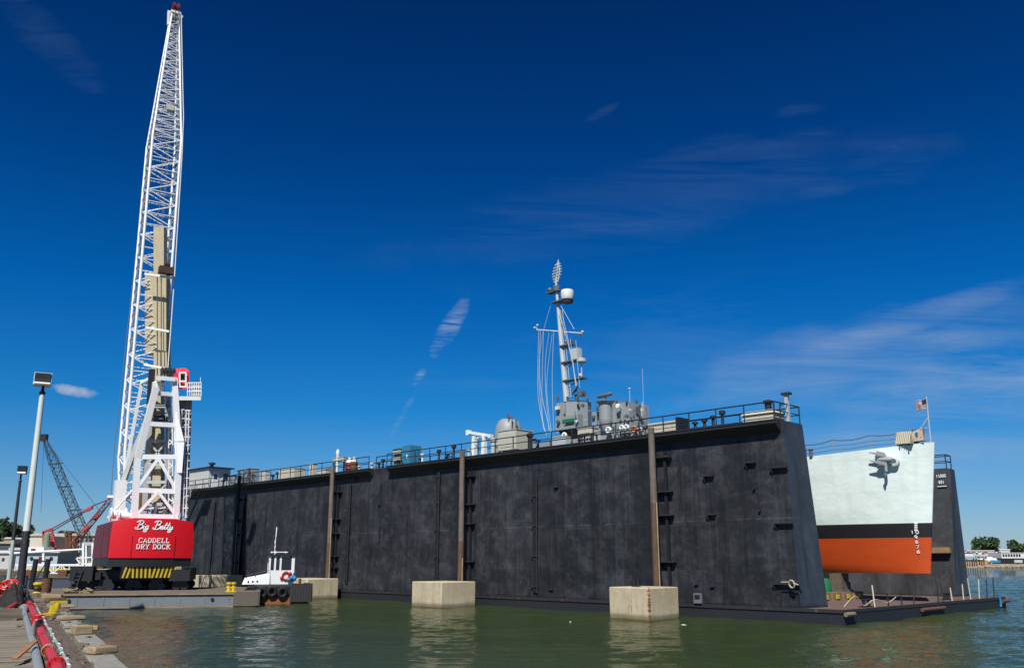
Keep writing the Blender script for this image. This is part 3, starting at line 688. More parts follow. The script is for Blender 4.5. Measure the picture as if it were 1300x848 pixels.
m = MB(); m.lathe((bx1+.02,by1-.7,bz1-2.4), [(.3,0),(.3,.12),(.2,.14)], 12, (1,0,0)); part('brass_plaque', m, M('brass',(.30,.22,.08),.5,.5), bigb)
m = MB(); m.lathe((bx0+.6,by0-.5,bz1-.35), [(.08,-.18),(.2,-.12),(.22,.03),(.2,.12),(.04,.14)], 14, (.2,-1,0)); m.tube((bx0+.6,by0-.3,bz1-.4),(bx0+.6,by0,bz1-.5),.05); part('searchlight', m, WHT, ship)
m = MB(); m.tube((bx1-.8,by0+1.2,bz1),(bx1-.8,by0+1.2,bz1+1.4),.03); m.ball((bx1-.8,by0+1.2,bz1+1.45),.12); part('whip_light', m, LGR, ship)
for zz in (bz1-3.7, bz1-4.2):
    pass
# mid bridge (tub wall behind)
b2, *_r = blk('bridge_wing', 752, 783, 790, 521, 556, -2.6)
b3, *_r3 = blk('bridge_screen', 776, 786, 790, 509.5, 540, -1.6)
# director drum on pedestal
p = ons(769, 530, -2.9); zt_ = ons(769, 510, -2.9).z; zb_ = ons(769, 533, -2.9).z
m = MB(); m.lathe((p.x,-2.9,zb_), [(.28,-1.0),(.62,-.2),(.62,0),(.62,1.45),(.85,1.65),(.9,1.7),(.9,zt_-zb_),(.8,zt_-zb_+.05)], 20); dr = part('director_tub', m, GRY, ship)
m = MB(); m.tube((p.x,-2.9,zt_),(p.x,-2.9,zt_+.45),.12); m.lathe((p.x-.85,-2.95,zt_+.55), [(.1,0),(.17,.1),(.17,1.6),(.1,1.7)], 10, (1,0,.06)); part('rangefinder', m, GRD, dr)
# drum at bridge top, left
p = ons(728, 520, -.6); zt_ = ons(736, 508, -1.2).z; zb_ = ons(736, 534, -1.2).z
m = MB(); m.lathe((p.x,-.2,zb_-1.4), [(1.5,0),(1.5,zt_-zb_+1.36),(1.56,zt_-zb_+1.4)], 8); tb = part('round_tub', m, GRY, ship)
m = MB(); m.box(p.x-1.35,p.x+.1,-1.62,0,zb_-1.0,zt_-.05); part('tub_screen', m, GRY, tb)
# gun director / radar on the tub
m = MB(); m.tube((p.x+.5,-.6,zt_),(p.x+.5,-.6,zt_+.7),.18); m.lathe((p.x+.45,-.75,zt_+1.15), [(.05,-.12),(.5,.0),(.62,.12),(.55,.16)], 16, (-.5,-.6,.5)); m.box(p.x+.9,p.x+1.4,-.9,-.3,zt_+.5,zt_+1.0); m.tube((p.x+.2,-.6,zt_+.7),(p.x+1.6,-.8,zt_+.75),.08); part('fire_control_radar', m, GRD, tb)
# wing platform with green windbreak
lo, lx0, lx1, ly0, ly1, lz0, lz1 = blk('signal_platform', 705, 734, 740, 528, 545, -3.7)
q = MB(); zz0 = ons(720, 536.5, -3.7).z; zz1 = ons(720, 532, -3.7).z
xa = ons(714,534,-3.72).x; xb = ons(729,534,-3.72).x; q.box(xa, xb, ly0-.05, ly0-.012, lz1-.62, lz1-.3); part('green_dodger', q, GRN, lo)
q = MB(); q.hexa([(xa+.2,ly0-.03,lz0+.35),(xb,ly0-.03,lz0+.35),(xb,ly0-.012,lz0+.35),(xa+.2,ly0-.012,lz0+.35),(xa+.5,ly0-.03,lz1-.66),(xb,ly0-.03,lz1-.66),(xb,ly0-.012,lz1-.66),(xa+.5,ly0-.012,lz1-.66)]); part('opening', q, GLS, lo)
q = MB(); q.hexa([(lx0+.8,-3.2,lz0-1.1),(lx1-.1,-3.2,lz0-1.1),(lx1-.1,-1,lz0-1.1),(lx0+.8,-1,lz0-1.1),(lx0+.2,-3.5,lz0-.01),(lx1-.1,-3.5,lz0-.01),(lx1-.1,-1,lz0-.01),(lx0+.2,-1,lz0-.01)]); part('platform_underside', q, BLK, ship)  # black block filling the dark area under the platform
rf_ = random.Random(12)
for k in range(30):
    px = rf_.choice([rf_.uniform(706,760), rf_.uniform(752,824)]); py = rf_.uniform(514,556)
    v = -3.78 if px < 736 and py > 526 else (-2.75 if px > 752 else -1.95)
    p = ons(px, py, v); q = MB(); w_ = rf_.uniform(.06,.22); h_ = rf_.uniform(.06,.35); t_ = rf_.random()
    if t_ < .4: q.box(p.x-w_,p.x+w_,v-.06,v+.2,p.z-h_/2,p.z+h_/2)
    elif t_ < .7: q.tube((p.x,v-.05,p.z-.6),(p.x+rf_.uniform(-.2,.2),v-.05,p.z+.7),.035,n=6); q.box(p.x-.06,p.x+.06,v-.08,v+.15,p.z-.1,p.z+.1)
    else: q.lathe((p.x,v+.1,p.z),[(.06,0),(w_,.1),(w_,.28),(.04,.3)],10,(0,-1,0))
    part('fitting', q, rf_.choice([GRD,GRD,MC['navy_grey'],WHT2]), ship)
for k in range(9):
    px = 708+k*12.5; py = (507 if px < 752 else 520) if px < 783 else 510
    v = -1.6 if px < 752 else -2.5; p = ons(px, py, v); q = MB(); q.tube((p.x,v,p.z-.3),(p.x+rf_.uniform(-.1,.1),v,p.z+rf_.uniform(.2,.7)),.03,n=5); q.box(p.x-.1,p.x+.1,v-.1,v+.1,p.z-.1,p.z+rf_.uniform(.05,.3)); part('topside_fitting', q, GRD, ship)
# portholes, lockers, life rings along the side
for px, py, mt, r_ in ((772,546,WHT,.3),(789,543,WHT,.26),(795,542.5,WHT,.26),(805,545,M('ring_orange',(.45,.14,.05),.7),.3),(716,553,WHT,.3),(812,545,WHT,.22)):
    p = ons(px, py, -3.75); q = MB(); q.torus((p.x,-3.72,p.z), r_*.8, r_*.35, (0,1,0), 14, 6); q.tube((p.x,-3.72,p.z),(p.x,-3.3,p.z),.05); part('life_ring', q, mt, ship)
for px0, px1 in ((704,722),(744,752),(757,766)):
    a = ons(px0,560,-3.9); b = ons(px1,560,-3.9); q = MB(); q.box(a.x,b.x,-4.3,-3.61,a.z-.5,a.z+.35); part('deck_locker', q, LGR, ship)
# coiled hoses on the rail
m = MB(); px = 700
for k in range(9):
    p = ons(776+k*6.5, 556-k*1.2+random.uniform(-3,3), -4.2); m.torus((p.x,-4.1,p.z), random.uniform(.25,.45), .05, (.2,1,0), 14, 5)
part('hose_coils', m, BLK, ship)
# funnel
p = ons(641, 545, 0); zt_ = ons(641, 533, 0).z; f0 = ons(622,548,0); 
m = MB(); prof = []
m.lathe((p.x, 0, ZM), [(1.5,0),(1.5,zt_-ZM-1.5),(1.38,zt_-ZM-.8),(1.1,zt_-ZM-.25),(.8,zt_-ZM)], 26, (.08,0,1), 1.0)
fn = part('funnel', m, GRY, ship)
m = MB(); m.torus((p.x+1.0,-.4,zt_+.1), .25, .07,(0,1,0)); m.tube((p.x+1.4,-.8,zt_-1.0),(p.x+1.4,-.8,zt_+.5),.07); m.tube((p.x+1.9,-.8,zt_-1.4),(p.x+1.9,-.8,zt_+.1),.06); m.tube((p.x+2.2,-.5,ZM+3),(p.x+2.2,-.5,zt_-.2),.08); part('funnel_pipes', m, GRD, fn)
# ---- mast
mb0 = ons(722, 520, 0); mt0 = ons(706, 362, 0); base = Vector((mb0.x,0,mb0.z-4.5)); base.x = mb0.x+(mb0.x-mt0.x)*.15
top = Vector((mt0.x,0,mt0.z))
m = MB(); m.tube(base, base.lerp(top,.6), .34, .25, 12); m.tube(base.lerp(top,.6), top, .25, .13, 12); mast = part('mast', m, M('mast_grey',(.44,.47,.47),.5,var=.15,streak=.2), ship)
MG = MC['mast_grey']
def mp(py):   # point on mast at image row
    lo_, hi_ = 0.0, 1.0
    for _ in range(30):
        t = (lo_+hi_)/2; P_ = SO+Matrix.Rotation(DA,3,'Z') @ base.lerp(top,t); r = P_-Vector((0,0,H))
        y = 424-F*(-r.y*math.sin(PT)+r.z*math.cos(PT))/(r.y*math.cos(PT)+r.z*math.sin(PT))
        if y > py: lo_ = t
        else: hi_ = t
    return base.lerp(top,t)
# ladder on mast
m = MB(); a = mp(505); b = mp(395); off = Vector((.45,-.1,0))
m.tube(a+off, b+off*.75, .03, n=5); m.tube(a+off+Vector((.3,0,0)), b+off*.75+Vector((.3,0,0)), .03, n=5)
for i in range(34): t = i/33; p = a.lerp(b,t)+off*(1-.25*t); m.tube(p, p+Vector((.3,0,0)), .02, n=4)
part('ladder', m, MG, mast)
# yard
yc = mp(421); yl = ons(683.5, 414.5, 0); yr = ons(733, 430, 0)
# yard runs across the ship
yl = yc+Vector((0,3.9,.15))*-1; yr = yc+Vector((0,3.9,.15))
P1 = yc+Vector((-2.1,-1.3,.35)); P2 = yc+Vector((1.9,1.3,-.30))
m = MB(); m.tube(P1, P2, .07, .07); m.tube(P1+Vector((0,0,.0)), P1+Vector((0,0,.45)), .05); m.ball(P1+Vector((.1,0,.45)),.14); m.ball(P1+Vector((-.3,0,.25)),.14); m.ball(P2+Vector((0,0,.15)),.16); m.tube(P2,P2+Vector((-.5,0,-.1)),.12); part('yardarm', m, MG, mast)
# platforms + sensors
for py, dx, w, bits in ((440,.9,1.5,0),(461,1.3,2.0,1),(484,1.9,2.6,2)):
    p = mp(py); m = MB(); m.box(p.x, p.x+w, -.35, .55, p.z-.06, p.z+.06); m.beam(p+Vector((0,0,-.9)), p+Vector((w*.8,0,-.05)), .08)
    pl = part('platform', m, GRD, mast)
    if bits == 1: q = MB(); q.box(p.x+1.3,p.x+2.3,-.3,.3,p.z+.1,p.z+1.2); part('sensor_box', q, MG, pl)
    if bits == 2: q = MB(); q.tube((p.x+2.3,0,p.z),(p.x+2.3,0,p.z+1.6),.06); q.lathe((p.x+2.3,0,p.z+1.5), [(.3,0),(.5,.15),(.5,.45),(.2,.55)], 12); q.ball((p.x+2.1,0,p.z+.3),.22); part('lamp_cluster', q, MG, pl)
    if bits == 0: q = MB(); q.box(p.x+.7,p.x+1.4,-.2,.3,p.z+.07,p.z+.4); part('signal_lamp', q, GRD, pl)
p = mp(384); m = MB(); m.box(p.x-.5,p.x+1.6,-.5,.5,p.z-.06,p.z+.06); m.lathe((p.x+1.35,0,p.z-.1),[(.7,0),(.55,-.25),(.2,-.35)],14); pl = part('radar_platform', m, GRD, mast)
m = MB(); m.lathe((p.x+1.35,0,p.z+.02), [(.62,0),(.66,.1),(.66,.9),(.6,1.0)], 24); m.tube((p.x+1.35,0,p.z-.05),(p.x+1.35,0,p.z+.1),.3); part('radome', m, WHT2, mast)
p = mp(370); m = MB(); m.box(p.x-1.2,p.x+.3,-.35,.35,p.z-.05,p.z+.08); m.ball((p.x-.95,0,p.z+.35),.28); m.lathe((p.x,0,p.z),[(.42,0),(.42,.5),(.3,.6)],12); part('upper_platform', m, GRD, mast)
p = mp(364); q = ons(705, 337, 0); m = MB()
m.tube(p, p+Vector((0,0,1.0)), .12)
for i in range(7):
    z = p.z+.5+.3*i; w = .45*math.sin(math.pi*(i+.8)/8)+.1; m.tube((p.x-w+.08*i*.5,-.1,z),(p.x+w+.08*i*.5,.1,z+.12),.085,n=5)
m.path([(p.x-.25,0,p.z+.5),(p.x-.5,0,p.z+1.4),(p.x+.05,0,p.z+2.4),(p.x+.35,0,p.z+2.7)], .06); m.path([(p.x+.25,0,p.z+.5),(p.x+.5,0,p.z+1.6),(p.x+.35,0,p.z+2.7)], .06); m.path([(p.x,0,p.z+.6),(p.x+.35,0,p.z+2.9)],.06)
part('search_antenna', m, MG, mast)
# halyards and stays: long slack white lines
def lp(px, py, v): return ons(px, py, v)
lines = [((684,418),(683,500),(692,548)),((686,420),(686,490),(700,552)),((699,388),(688,430),(684,480),(690,545)),((701,424),(694,490),(700,548)),((697,422),(692,470),(697,550)),((690,418),(688,520),(694,552)),
         ((703,420),(701,480),(703,548)),((731,432),(734,470),(736,492)),((724,430),(730,480),(733,500)),((708,390),(722,440),(733,492)),((712,388),(729,418)),((714,400),(725,450),(731,490))]
for k, ln in enumerate(lines):
    m = MB(); m.path(smooth([lp(x, y, -1.5 if k < 7 else -.6) for x, y in ln], 6), .024, 5); part('halyard', m, MG, mast)
for a, b in (((684,520),(668,478+62)),):
    pass
m = MB(); m.path([mp(400), Vector((ons(640,533,0).x,-.3,ons(640,533,0).z+.3))], .02, 4) if False else None
for px0 in (817,):
    p = ons(px0, 512, -2.0); m = MB(); m.tube((p.x,-2.0,p.z-1),(p.x,-2.0,p.z+3.2),.018,n=4); part('whip_antenna', m, MG, ship)
# ================================================================ THINGS ON THE WING WALL TOP
def wt(px, py=None, v=1.2):   # base point on wing top under image column
    for _ in range(1): pass
    lo_, hi_ = 0.0, 90.0
    for _ in range(40):
        t = (lo_+hi_)/2; r = D(t, v, ZT)-Vector((0,0,H)); x = 650+F*r.x/(r.y*math.cos(PT)+r.z*math.sin(PT))
        if x > px: lo_ = t
        else: hi_ = t
    return D(t, v, ZT+.06), t
def scale_at(p): r = p-Vector((0,0,H)); return (r.y*math.cos(PT)+r.z*math.sin(PT))/F   # metres per pixel
def cabinet(px0, px1, hpx, mat, name, label, cat, legs=True, v=1.2, dp=1.0, lift=0.0, extra=None, group=None):
    a, ua = wt(px0, v=v); b, ub = wt(px1, v=v); w = ua-ub; mid = D((ua+ub)/2, v, ZT+.06); sc = scale_at(mid); h = hpx*sc
    t = thing(name, label, cat, mid, DA, group)
    m = MB(); m.box(-w/2,w/2,-dp/2,dp/2,lift,h); part('body', m, mat, t)
    m = MB(); m.box(-w/2-.05,w/2+.05,-dp/2-.05,dp/2+.05,h,h+.06); part('lid', m, LGR if mat is not LGR else DRK, t)
    if lift > 0:
        for sx in (-1,1):
            for sy in (-1,1): q = MB(); q.box(sx*(w/2-.1)-.05,sx*(w/2-.1)+.05,sy*(dp/2-.1)-.05,sy*(dp/2-.1)+.05,0,lift); part('leg', q, DRK, t)
    m = MB(); m.box(-w*.35,w*.35,-dp/2-.03,-dp/2-.003,lift+(h-lift)*.15,h-(h-lift)*.15); part('door', m, mat, t)
    return t, w, h
# control house
a, ua = wt(232, v=.2); b, ub = wt(280, v=.2)
cx_, uc = wt(256, v=.2); t = thing('control_house', 'white sheet-metal control house with a flat dark roof at the head of the dock stairs', 'control house', D(uc,1.3,ZT+.05), DA)
mid = D(uc,1.3,ZT); 
# house: side face (towards -n) and end face towards bow
uL = wt(239, v=-.3)[1]; uE = wt(261, v=-.3)[1]; W = uL-uE
m = MB(); m.box(-W/2-.6,W/2,-1.5,1.4,-.0,2.55); part('wall', m, M('ribbed_white',(.52,.54,.52),.55,var=.15,streak=.3), t)
m = MB(); m.box(-W/2-.8,W/2+.5,-1.75,1.7,2.55,2.68); rf = part('roof', m, BLK, t)
m = MB(); m.lathe((0,0,2.68),[(.22,0),(.22,.5),(.42,.55),(.42,.75),(.1,.85)],12); part('roof_vent', m, DRK, rf)
m = MB()
for i in range(12): x = -W/2-.5+(W+.5)*i/12; m.box(x,x+.05,-1.53,-1.503,.05,2.5)
part('wall_ribs', m, LGR, t)
m = MB(); m.box(W/2+.003,W/2+.06,-1.0,-.15,.05,2.1); dr = part('door', m, WHT, t); m = MB(); m.box(W/2+.063,W/2+.08,-.8,-.35,1.2,1.8); part('door_window', m, GLS, dr)
m = MB(); m.box(W/2+.003,W/2+.05,.4,1.1,1.2,1.95); wn = part('window', m, GLS, t); m = MB(); m.box(W/2+.02,W/2+.07,.32,.397,1.1,2.03); m.box(W/2+.02,W/2+.07,1.103,1.18,1.1,2.03); part('window_frame', m, WHT, wn)
# row of deck boxes and lockers (left to right)
cabinet(294,302,13,LGR,'electrical_cabinet','weathered grey electrical cabinet beside the control house, with an orange base','cabinet',lift=.4)
cabinet(305,312,19,LGR,'electrical_cabinet','tall narrow pale cabinet at the left of the paired tall cabinets','cabinet',lift=.3)
cabinet(313,323,20,M('grey_blue',(.22,.27,.31),.5),'electrical_cabinet','tall grey-blue cabinet with an orange hose hung on it, right of the pale cabinet','cabinet',lift=.3)
a, u_ = wt(317, v=.5); m = MB(); m.torus((0,0,1.15), .34, .05, (0,1,0), 16, 6); m.path(smooth([(-.25,0,.9),(-.5,.05,.3),(-.1,0,.05),(.3,0,.4),(.2,0,.9)]), .05); m.tube((0,.1,1.45),(0,.5,1.45),.04); solo('hose_coil', m, M('orange_hose',(.42,.16,.03),.7), 'orange-brown hose coil hanging on the grey-blue cabinet on the wall top', 'hose', a, DA)
cabinet(333,339,15,CRM,'vent_post','slim cream vent post with a square head behind the left part of the dock railing','vent post',dp=.6)
cabinet(360,380,13.5,CRM,'deck_locker','wide cream deck locker with a sloping white lid behind the railing','locker',dp=1.4)
cabinet(394.5,399,17,CRM,'vent_post','slim cream vent post between the wide cream locker and the second wall pile','vent post',dp=.5)
cabinet(409,419,7,CRM,'deck_crate','low cream slatted crate just left of the second wall pile','crate',dp=1.2)
t, w, h = cabinet(424,438,21,CRM,'deck_shelter','cream plywood shelter board on legs above the second wall pile','shelter',lift=1.3,dp=.5)
a, u_ = wt(427.5, v=1.0); m = MB(); m.lathe((0,0,0),[(.12,0),(.12,1.9),(.16,2.1),(.2,2.35),(.08,2.6)],12); m.ball((0,0,2.5),.14); solo('white_vent_pipe', m, WHT, 'white round-topped vent pipe beside the cream shelter board', 'vent pipe', a, DA)
for k, (px_, mt, lb) in enumerate(((443,RDK,'dark red drum with white top on the dock wall beside the shelter board'),(449,RST,'rust-brown drum next to the red drum on the dock wall'))):
    a, u_ = wt(px_, v=.6); t = thing('oil_drum', lb, 'drum', a, DA); m = MB(); m.lathe((0,0,0),[(.38,0),(.4,.05),(.4,.35),(.42,.38),(.4,.41),(.4,.75),(.42,.78),(.4,.81),(.4,1.0)],16); part('drum_body', m, mt, t); m = MB(); m.lathe((0,0,1.0),[(.38,0),(.2,.3),(.1,.5)],14); part('drum_cover', m, WHT if k==0 else CRM, t)
# blue generator container with slatted crates in front
a, ua = wt(521, v=1.6); t = thing('generator_box', 'bright blue generator box with two rows of louvres on its left, behind the railing', 'generator', a, DA); t.scale = (.68,.8,.86)
m = MB(); m.box(-2.6,-.75,-.8,.8,.2,2.15); part('louvre_case', m, M('blue_grey_case',(.06,.22,.34),.5,rust=.08), t)
m = MB(); m.box(-.745,1.1,-.85,.85,.0,2.3); part('body', m, M('sea_blue',(.03,.19,.32),.5,var=.4,streak=.4), t)
for zz in (.75,1.5):
    m = MB(); m.box(-2.7,-.85,-1.0,-.803,zz-.08,zz); m.box(-2.7,-.85,-1.0,-.803,zz+.45,zz+.53); lv_ = part('louvre_bank', m, BLK, t)
    for i in range(9): q = MB(); q.box(-2.65+i*.2,-2.53+i*.2,-.95,-.803,zz,zz+.45); part('louvre', q, CRM, lv_)
m = MB(); m.box(.35,.55,-.9,-.853,.9,1.3); part('label_plate', m, WHT, t)
m = MB(); m.beam((-.8,-1.0,1.0),(0,-1.0,.1),.08); part('brace', m, BLK, t)
# vents and bollards along the top
vents = [(268,.9,BLK),(283,1.1,BLK),(346,.9,BLK),(352,1.2,BLK),(405,.6,BLK),(481,.7,BLK),(486,1.1,BLK),(506,.8,BLK),(536,1.1,WHT2),(534,.7,BLK),(557,1.3,BLK),(568,.8,BLK),(595,1.0,CRM),(683,1.0,BLK),(895,.9,BLK),(883,.8,BLK),(906,1.1,BLK),(918,1.4,BLK),(576,1.6,BLK),(456,.7,CRM),(472,.8,CRM)]
txt = {268:'right beside the control house door',283:'between the control house and the grey cabinet',346:'left of the wide cream locker',352:'beside the wide cream locker',405:'left of the low slatted crate',481:'left of the paired posts near the ledge gap',486:'right of the paired posts near the ledge gap',506:'left of the blue generator box',536:'white one just right of the blue generator box',534:'short, at the foot of the blue generator',557:'between the generator box and the middle pile',568:'short one just left of the middle pile',595:'cream one at the left foot of the white gantry',683:'between the beige container and the bridge',895:'second from the cream crate on the right',883:'nearest to the cream crate on the right',906:'between two thin posts left of the vent house',918:'tallest, left of the long vent house',576:'tall one beside the middle pile',456:'pale one right of the rust-brown drum',472:'pale one near the gap in the ledge'}
for px_, hh, mt in vents:
    a, u_ = wt(px_, v=.9); m = MB(); m.lathe((0,0,0),[(.16,0),(.13,.08),(.13,hh*.75),(.27,hh*.78),(.27,hh-.05),(.12,hh)],12)
    m.box(-.25,.25,-.25,.25,-.02,.03); solo('mushroom_vent', m, mt, 'mushroom vent on the dock wall, '+txt[px_], 'vent', a, DA, 'vents along the wing wall top').scale = (.8,.8,.9)
# white gantry frame
a, ua = wt(602, v=1.4); t = thing('davit_frame', 'white hoist frame of two posts and a sloping top beam on the dock wall', 'hoist frame', a, DA)
sc = scale_at(a); b_, ub = wt(614.5, v=1.4); x2 = ua-ub
for x in (0, x2): m = MB(); m.hexa([(x-.2,-.2,0),(x+.2,-.2,0),(x+.2,.2,0),(x-.2,.2,0),(x-.16,-.16,29*sc),(x+.16,-.16,29*sc),(x+.16,.16,29*sc),(x-.16,.16,29*sc)]) ; part('post', m, WHT, t)
m = MB(); m.beam((-.7,0,35*sc),(x2+.75,0,27.0*sc),.24,.24); m.box(-.95,-.65,-.2,.2,31.5*sc,38*sc); m.box(x2+.7,x2+.95,-.2,.2,24*sc,28.5*sc); part('top_beam', m, WHT, t)
m = MB(); m.tube((x2,-.3,26*sc),(x2-.9,-.3,25*sc),.05); m.ball((x2-.5,-.3,24.5*sc),.15); part('hoist_gear', m, LGR, t)
# beige container
t, w, h = cabinet(643,666,29,M('container_cream',(.47,.46,.38),.6,var=.2,streak=.3),'storage_container','large cream metal storage container in front of the grey funnel','container',lift=.3,dp=2.0,v=1.5)
for k, (px_, lb) in enumerate(((626,'pale pump post with hoses left of the cream storage container'),(673,'dark valve post right of the cream storage container'))):
    a, u_ = wt(px_, v=.7); m = MB(); m.lathe((0,0,0),[(.2,0),(.2,1.1),(.3,1.2),(.3,1.4),(.1,1.5)],10); m.tube((0,0,.9),(.7,0,.9),.1); m.path(smooth([(.7,0,.9),(.9,0,.5),(.6,0,.1)]),.08); solo('pump_post', m, LGR if k==0 else BLK, lb, 'pump', a, DA)
t, w, h = cabinet(738,756,22,CRM,'switch_box','cream switch box with a row of dark sockets standing in front of the grey bridge','switch box',lift=.9,dp=.8,v=1.6)
m = MB()
for i in range(5): m.lathe((-w*.4+i*w*.2,-.42,h-.9),[(.12,0),(.12,.06)],10,(0,-1,0))
part('socket_row', m, BLK, t)
# cream crates stack right of the right pile
a, ua = wt(848, v=1.2); t = thing('plank_stack', 'stack of cream planks behind the railing just right of the right-hand pile', 'plank stack', a, DA)
for i in range(4): m = MB(); m.box(-1.3,1.15,-.6,.6,i*.25,i*.25+.2); part('plank', m, CRM, t)
m = MB(); m.box(1.16,1.4,-.65,.65,0,1.15); part('end_post', m, BLK, t)
# long vent house near the corner
a, ua = wt(970, v=1.2); t = thing('vent_house', 'long low cream vent house with a black round vent on top near the wall corner', 'vent house', a, DA)
m = MB(); m.box(-1.15,1.1,-.7,.7,0,.62); part('body', m, CRM, t)
m = MB(); m.hexa([(-1.25,-.8,.62),(1.25,-.8,.62),(1.25,.8,.62),(-1.25,.8,.62),(-1.05,-.6,.85),(1.0,-.6,.85),(1.0,.6,.85),(-1.05,.6,.85)]); m.box(-1.2,1.15,-.74,.74,.32,.38); part('lid', m, CRM, t)
m = MB(); m.lathe((.4,0,.85),[(.22,0),(.22,.5),(.32,.52),(.32,.68),(.1,.75)],14); part('round_vent', m, BLK, t)
p0 = wt(1001, v=1.2)[0]; t = thing('signal_post', 'pale post with a lamp box on top at the near corner of the dock wall', 'post', p0, DA)
m = MB(); m.box(-.11,.11,-.1,.1,0,1.75); part('post', m, LGR, t); m = MB(); m.box(-.3,.3,-.2,.2,1.75,1.9); part('lamp_head', m, DRK, t); m = MB(); m.path(smooth([(-.17,0,1.2),(-.5,0,1.1),(-.5,0,.6),(-.1,-.2,.5)]),.04); part('cable', m, BLK, t)
# far wing top
t = thing('vent_pipe', 'pale round vent pipe at the end of the far wing wall', 'vent pipe', D(4.1,26.3,ZF+.05), DA); m = MB(); m.lathe((0,0,0),[(.2,0),(.2,1.3),(.26,1.35),(.26,1.7),(.1,1.8)],12); part('pipe', m, LGR, t); m=MB(); m.lathe((0,0,1.8),[(.27,0),(.27,.08)],12); part('cap', m, DRK, t)
t = thing('vent_house', 'small cream vent box behind the bow on the far wing wall', 'vent house', D(6.2,26.3,ZF+.05), DA); m = MB(); m.box(-.9,.9,-.5,.5,0,.6); part('body', m, CRM, t); m=MB(); m.box(-.95,.95,-.55,.55,.6,.68); part('lid', m, LGR, t)
# ================================================================ CONCRETE DOLPHINS AND GUIDE PILES
blocks = [((9.9,13.1,-5.3,-2.2),1.95,'largest pale concrete block by the right-hand pile, with a rust streak down its corner'),
          ((30.3,34.0,-4.9,-1.3),1.95,'pale concrete block in the water at the foot of the middle pile'),
          ((50.8,55.6,-4.2,-.7),1.9,'pale concrete block half hidden behind the workboat stern'),
          ((69.6,74.2,-4.4,-.8),2.0,'pale concrete block farthest left, seen over the crane barge deck')]
for (u0,u1,v0,v1), h, lb in blocks:
    m = MB(); w = (u1-u0)/2; dp = (v1-v0)/2
    m.box(-w,w,-dp,dp,-1,h)
    o = solo('concrete_block', m, CON3 if h == 1.95 and u0 < 20 else CON, lb, 'concrete block', D((u0+u1)/2,(v0+v1)/2,0), DA, 'concrete mooring blocks beside the dry dock')
    bv = o.modifiers.new('bev','BEVEL'); bv.width = .07; bv.segments = 2; bv.limit_method = 'ANGLE'
b0 = blocks[0][0]
m = MB()
for dx in (-.15,.15): m.lathe((dx,0,0),[(.07,0),(.07,.55),(.1,.57),(.1,.62)],8)
m.box(-.3,.3,-.12,.12,-.01,.03)
solo('iron_bollard', m, BLK, 'pair of thin black iron pins standing on the right-hand concrete block', 'bollard', D(11.9,-4.0,1.96), DA)
for k, (pt, pb, mt, lb) in enumerate((((826.5,543),(834.5,748),WDZ,'tall weathered timber guide pile standing behind the right-hand concrete block'),
      ((587,572),(584.5,740),WDR,'tall timber guide pile with rust-brown lower half by the middle concrete block'),
      ((422.5,591),(416.5,735),WDR,'timber guide pile behind the workboat, grey above and orange-brown below'),
      ((304,604),(295,748),M('dark_pile',(.025,.024,.025),.8,rust=.12),'dark guide pile farthest left near the dock stairs'))):
    ub_, _, zb_ = onv(pb[0], pb[1], -.98); ut_, _, zt_ = onv(pt[0], pt[1], -.98)
    bs = D(ub_,-.98,-1); tp = D(ut_,-.98,zt_)
    L = tp-bs; m = MB(); n = 12; segs = 10; vs = []
    t = thing('guide_pile', lb, 'pile', bs, 0, 'guide piles along the outer dock wall')
    mid = L*(.45 if k else .62)
    m.tube((0,0,0), mid, .27, .25, 12); lowm = WDR if k != 3 else mt
    part('lower_pile', m, lowm if k else WDR, t); m = MB(); m.tube(mid, L, .24, .22, 12)
    part('upper_pile', m, WDZ if k != 3 else mt, t)
    m = MB(); q_ = L*.62; m.beam(L*.2+Vector((.14,-.22,0)), L*(.62 if k != 1 else .35)+Vector((.14,-.2,0)), .09, .06); part('rubbing_strip', m, wood('strip_wood',(.30,.20,.10),(.42,.33,.20),2), t)
# ================================================================ CRANE BARGE
ba = at_z(70, 773.5); bb = at_z(318, 769.5)
bdir = Vector((13.2,3.5,0)).normalized(); BA = math.atan2(bdir.y, bdir.x)
# near edge line through ba..; local frame x along the near edge
BO = Vector((-20.6, 74.2, 0))
BZ = 1.12
barge = thing('crane_barge', 'long flat grey-blue deck barge carrying the red crane', 'barge', BO, BA)
m = MB(); m.box(-27,0,0,16,-.6,BZ-.06); part('hull', m, BRG, barge)
m = MB(); m.box(-27.05,.05,-.05,16.05,BZ-.055,BZ); part('deck', m, M('barge_deck',(.14,.115,.09),.9,var=.5,sc=.6,rust=.2), barge)
m = MB(); m.box(-27.1,.1,-.09,-.052,.02,.12); m.box(-27.1,.1,-.12,-.052,BZ-.14,BZ-.03); part('rubbing_strake', m, wood('strake_wood',(.20,.13,.08),(.36,.26,.17),0), barge)
m = MB()
for i in range(15): x = -26+i*1.85; m.box(x,x+.07,-.03,-.002,.13,BZ-.15)
part('hull_frames', m, BRG, barge)
m = MB()
for x in (-14.8,-13.6,-3.2): m.lathe((x,-.02,.62),[(.13,0),(.13,.06)],12,(0,-1,0))
part('hull_ports', m, BLK, barge)
m = MB(); m.box(-1.6,.3,-.35,-.13,.1,BZ+.05); m.box(.06,.4,-.3,6,.1,BZ+.05); part('corner_fender', m, M('worn_rubber_wood',(.12,.10,.085),.9,rust=.25), barge)
def bloc(px, py, z=BZ): return at_z(px, py, z)
Rb = Matrix.Rotation(BA,3,'Z')
def bpos(x, y, z=BZ): return BO+Rb @ Vector((x,y,z))
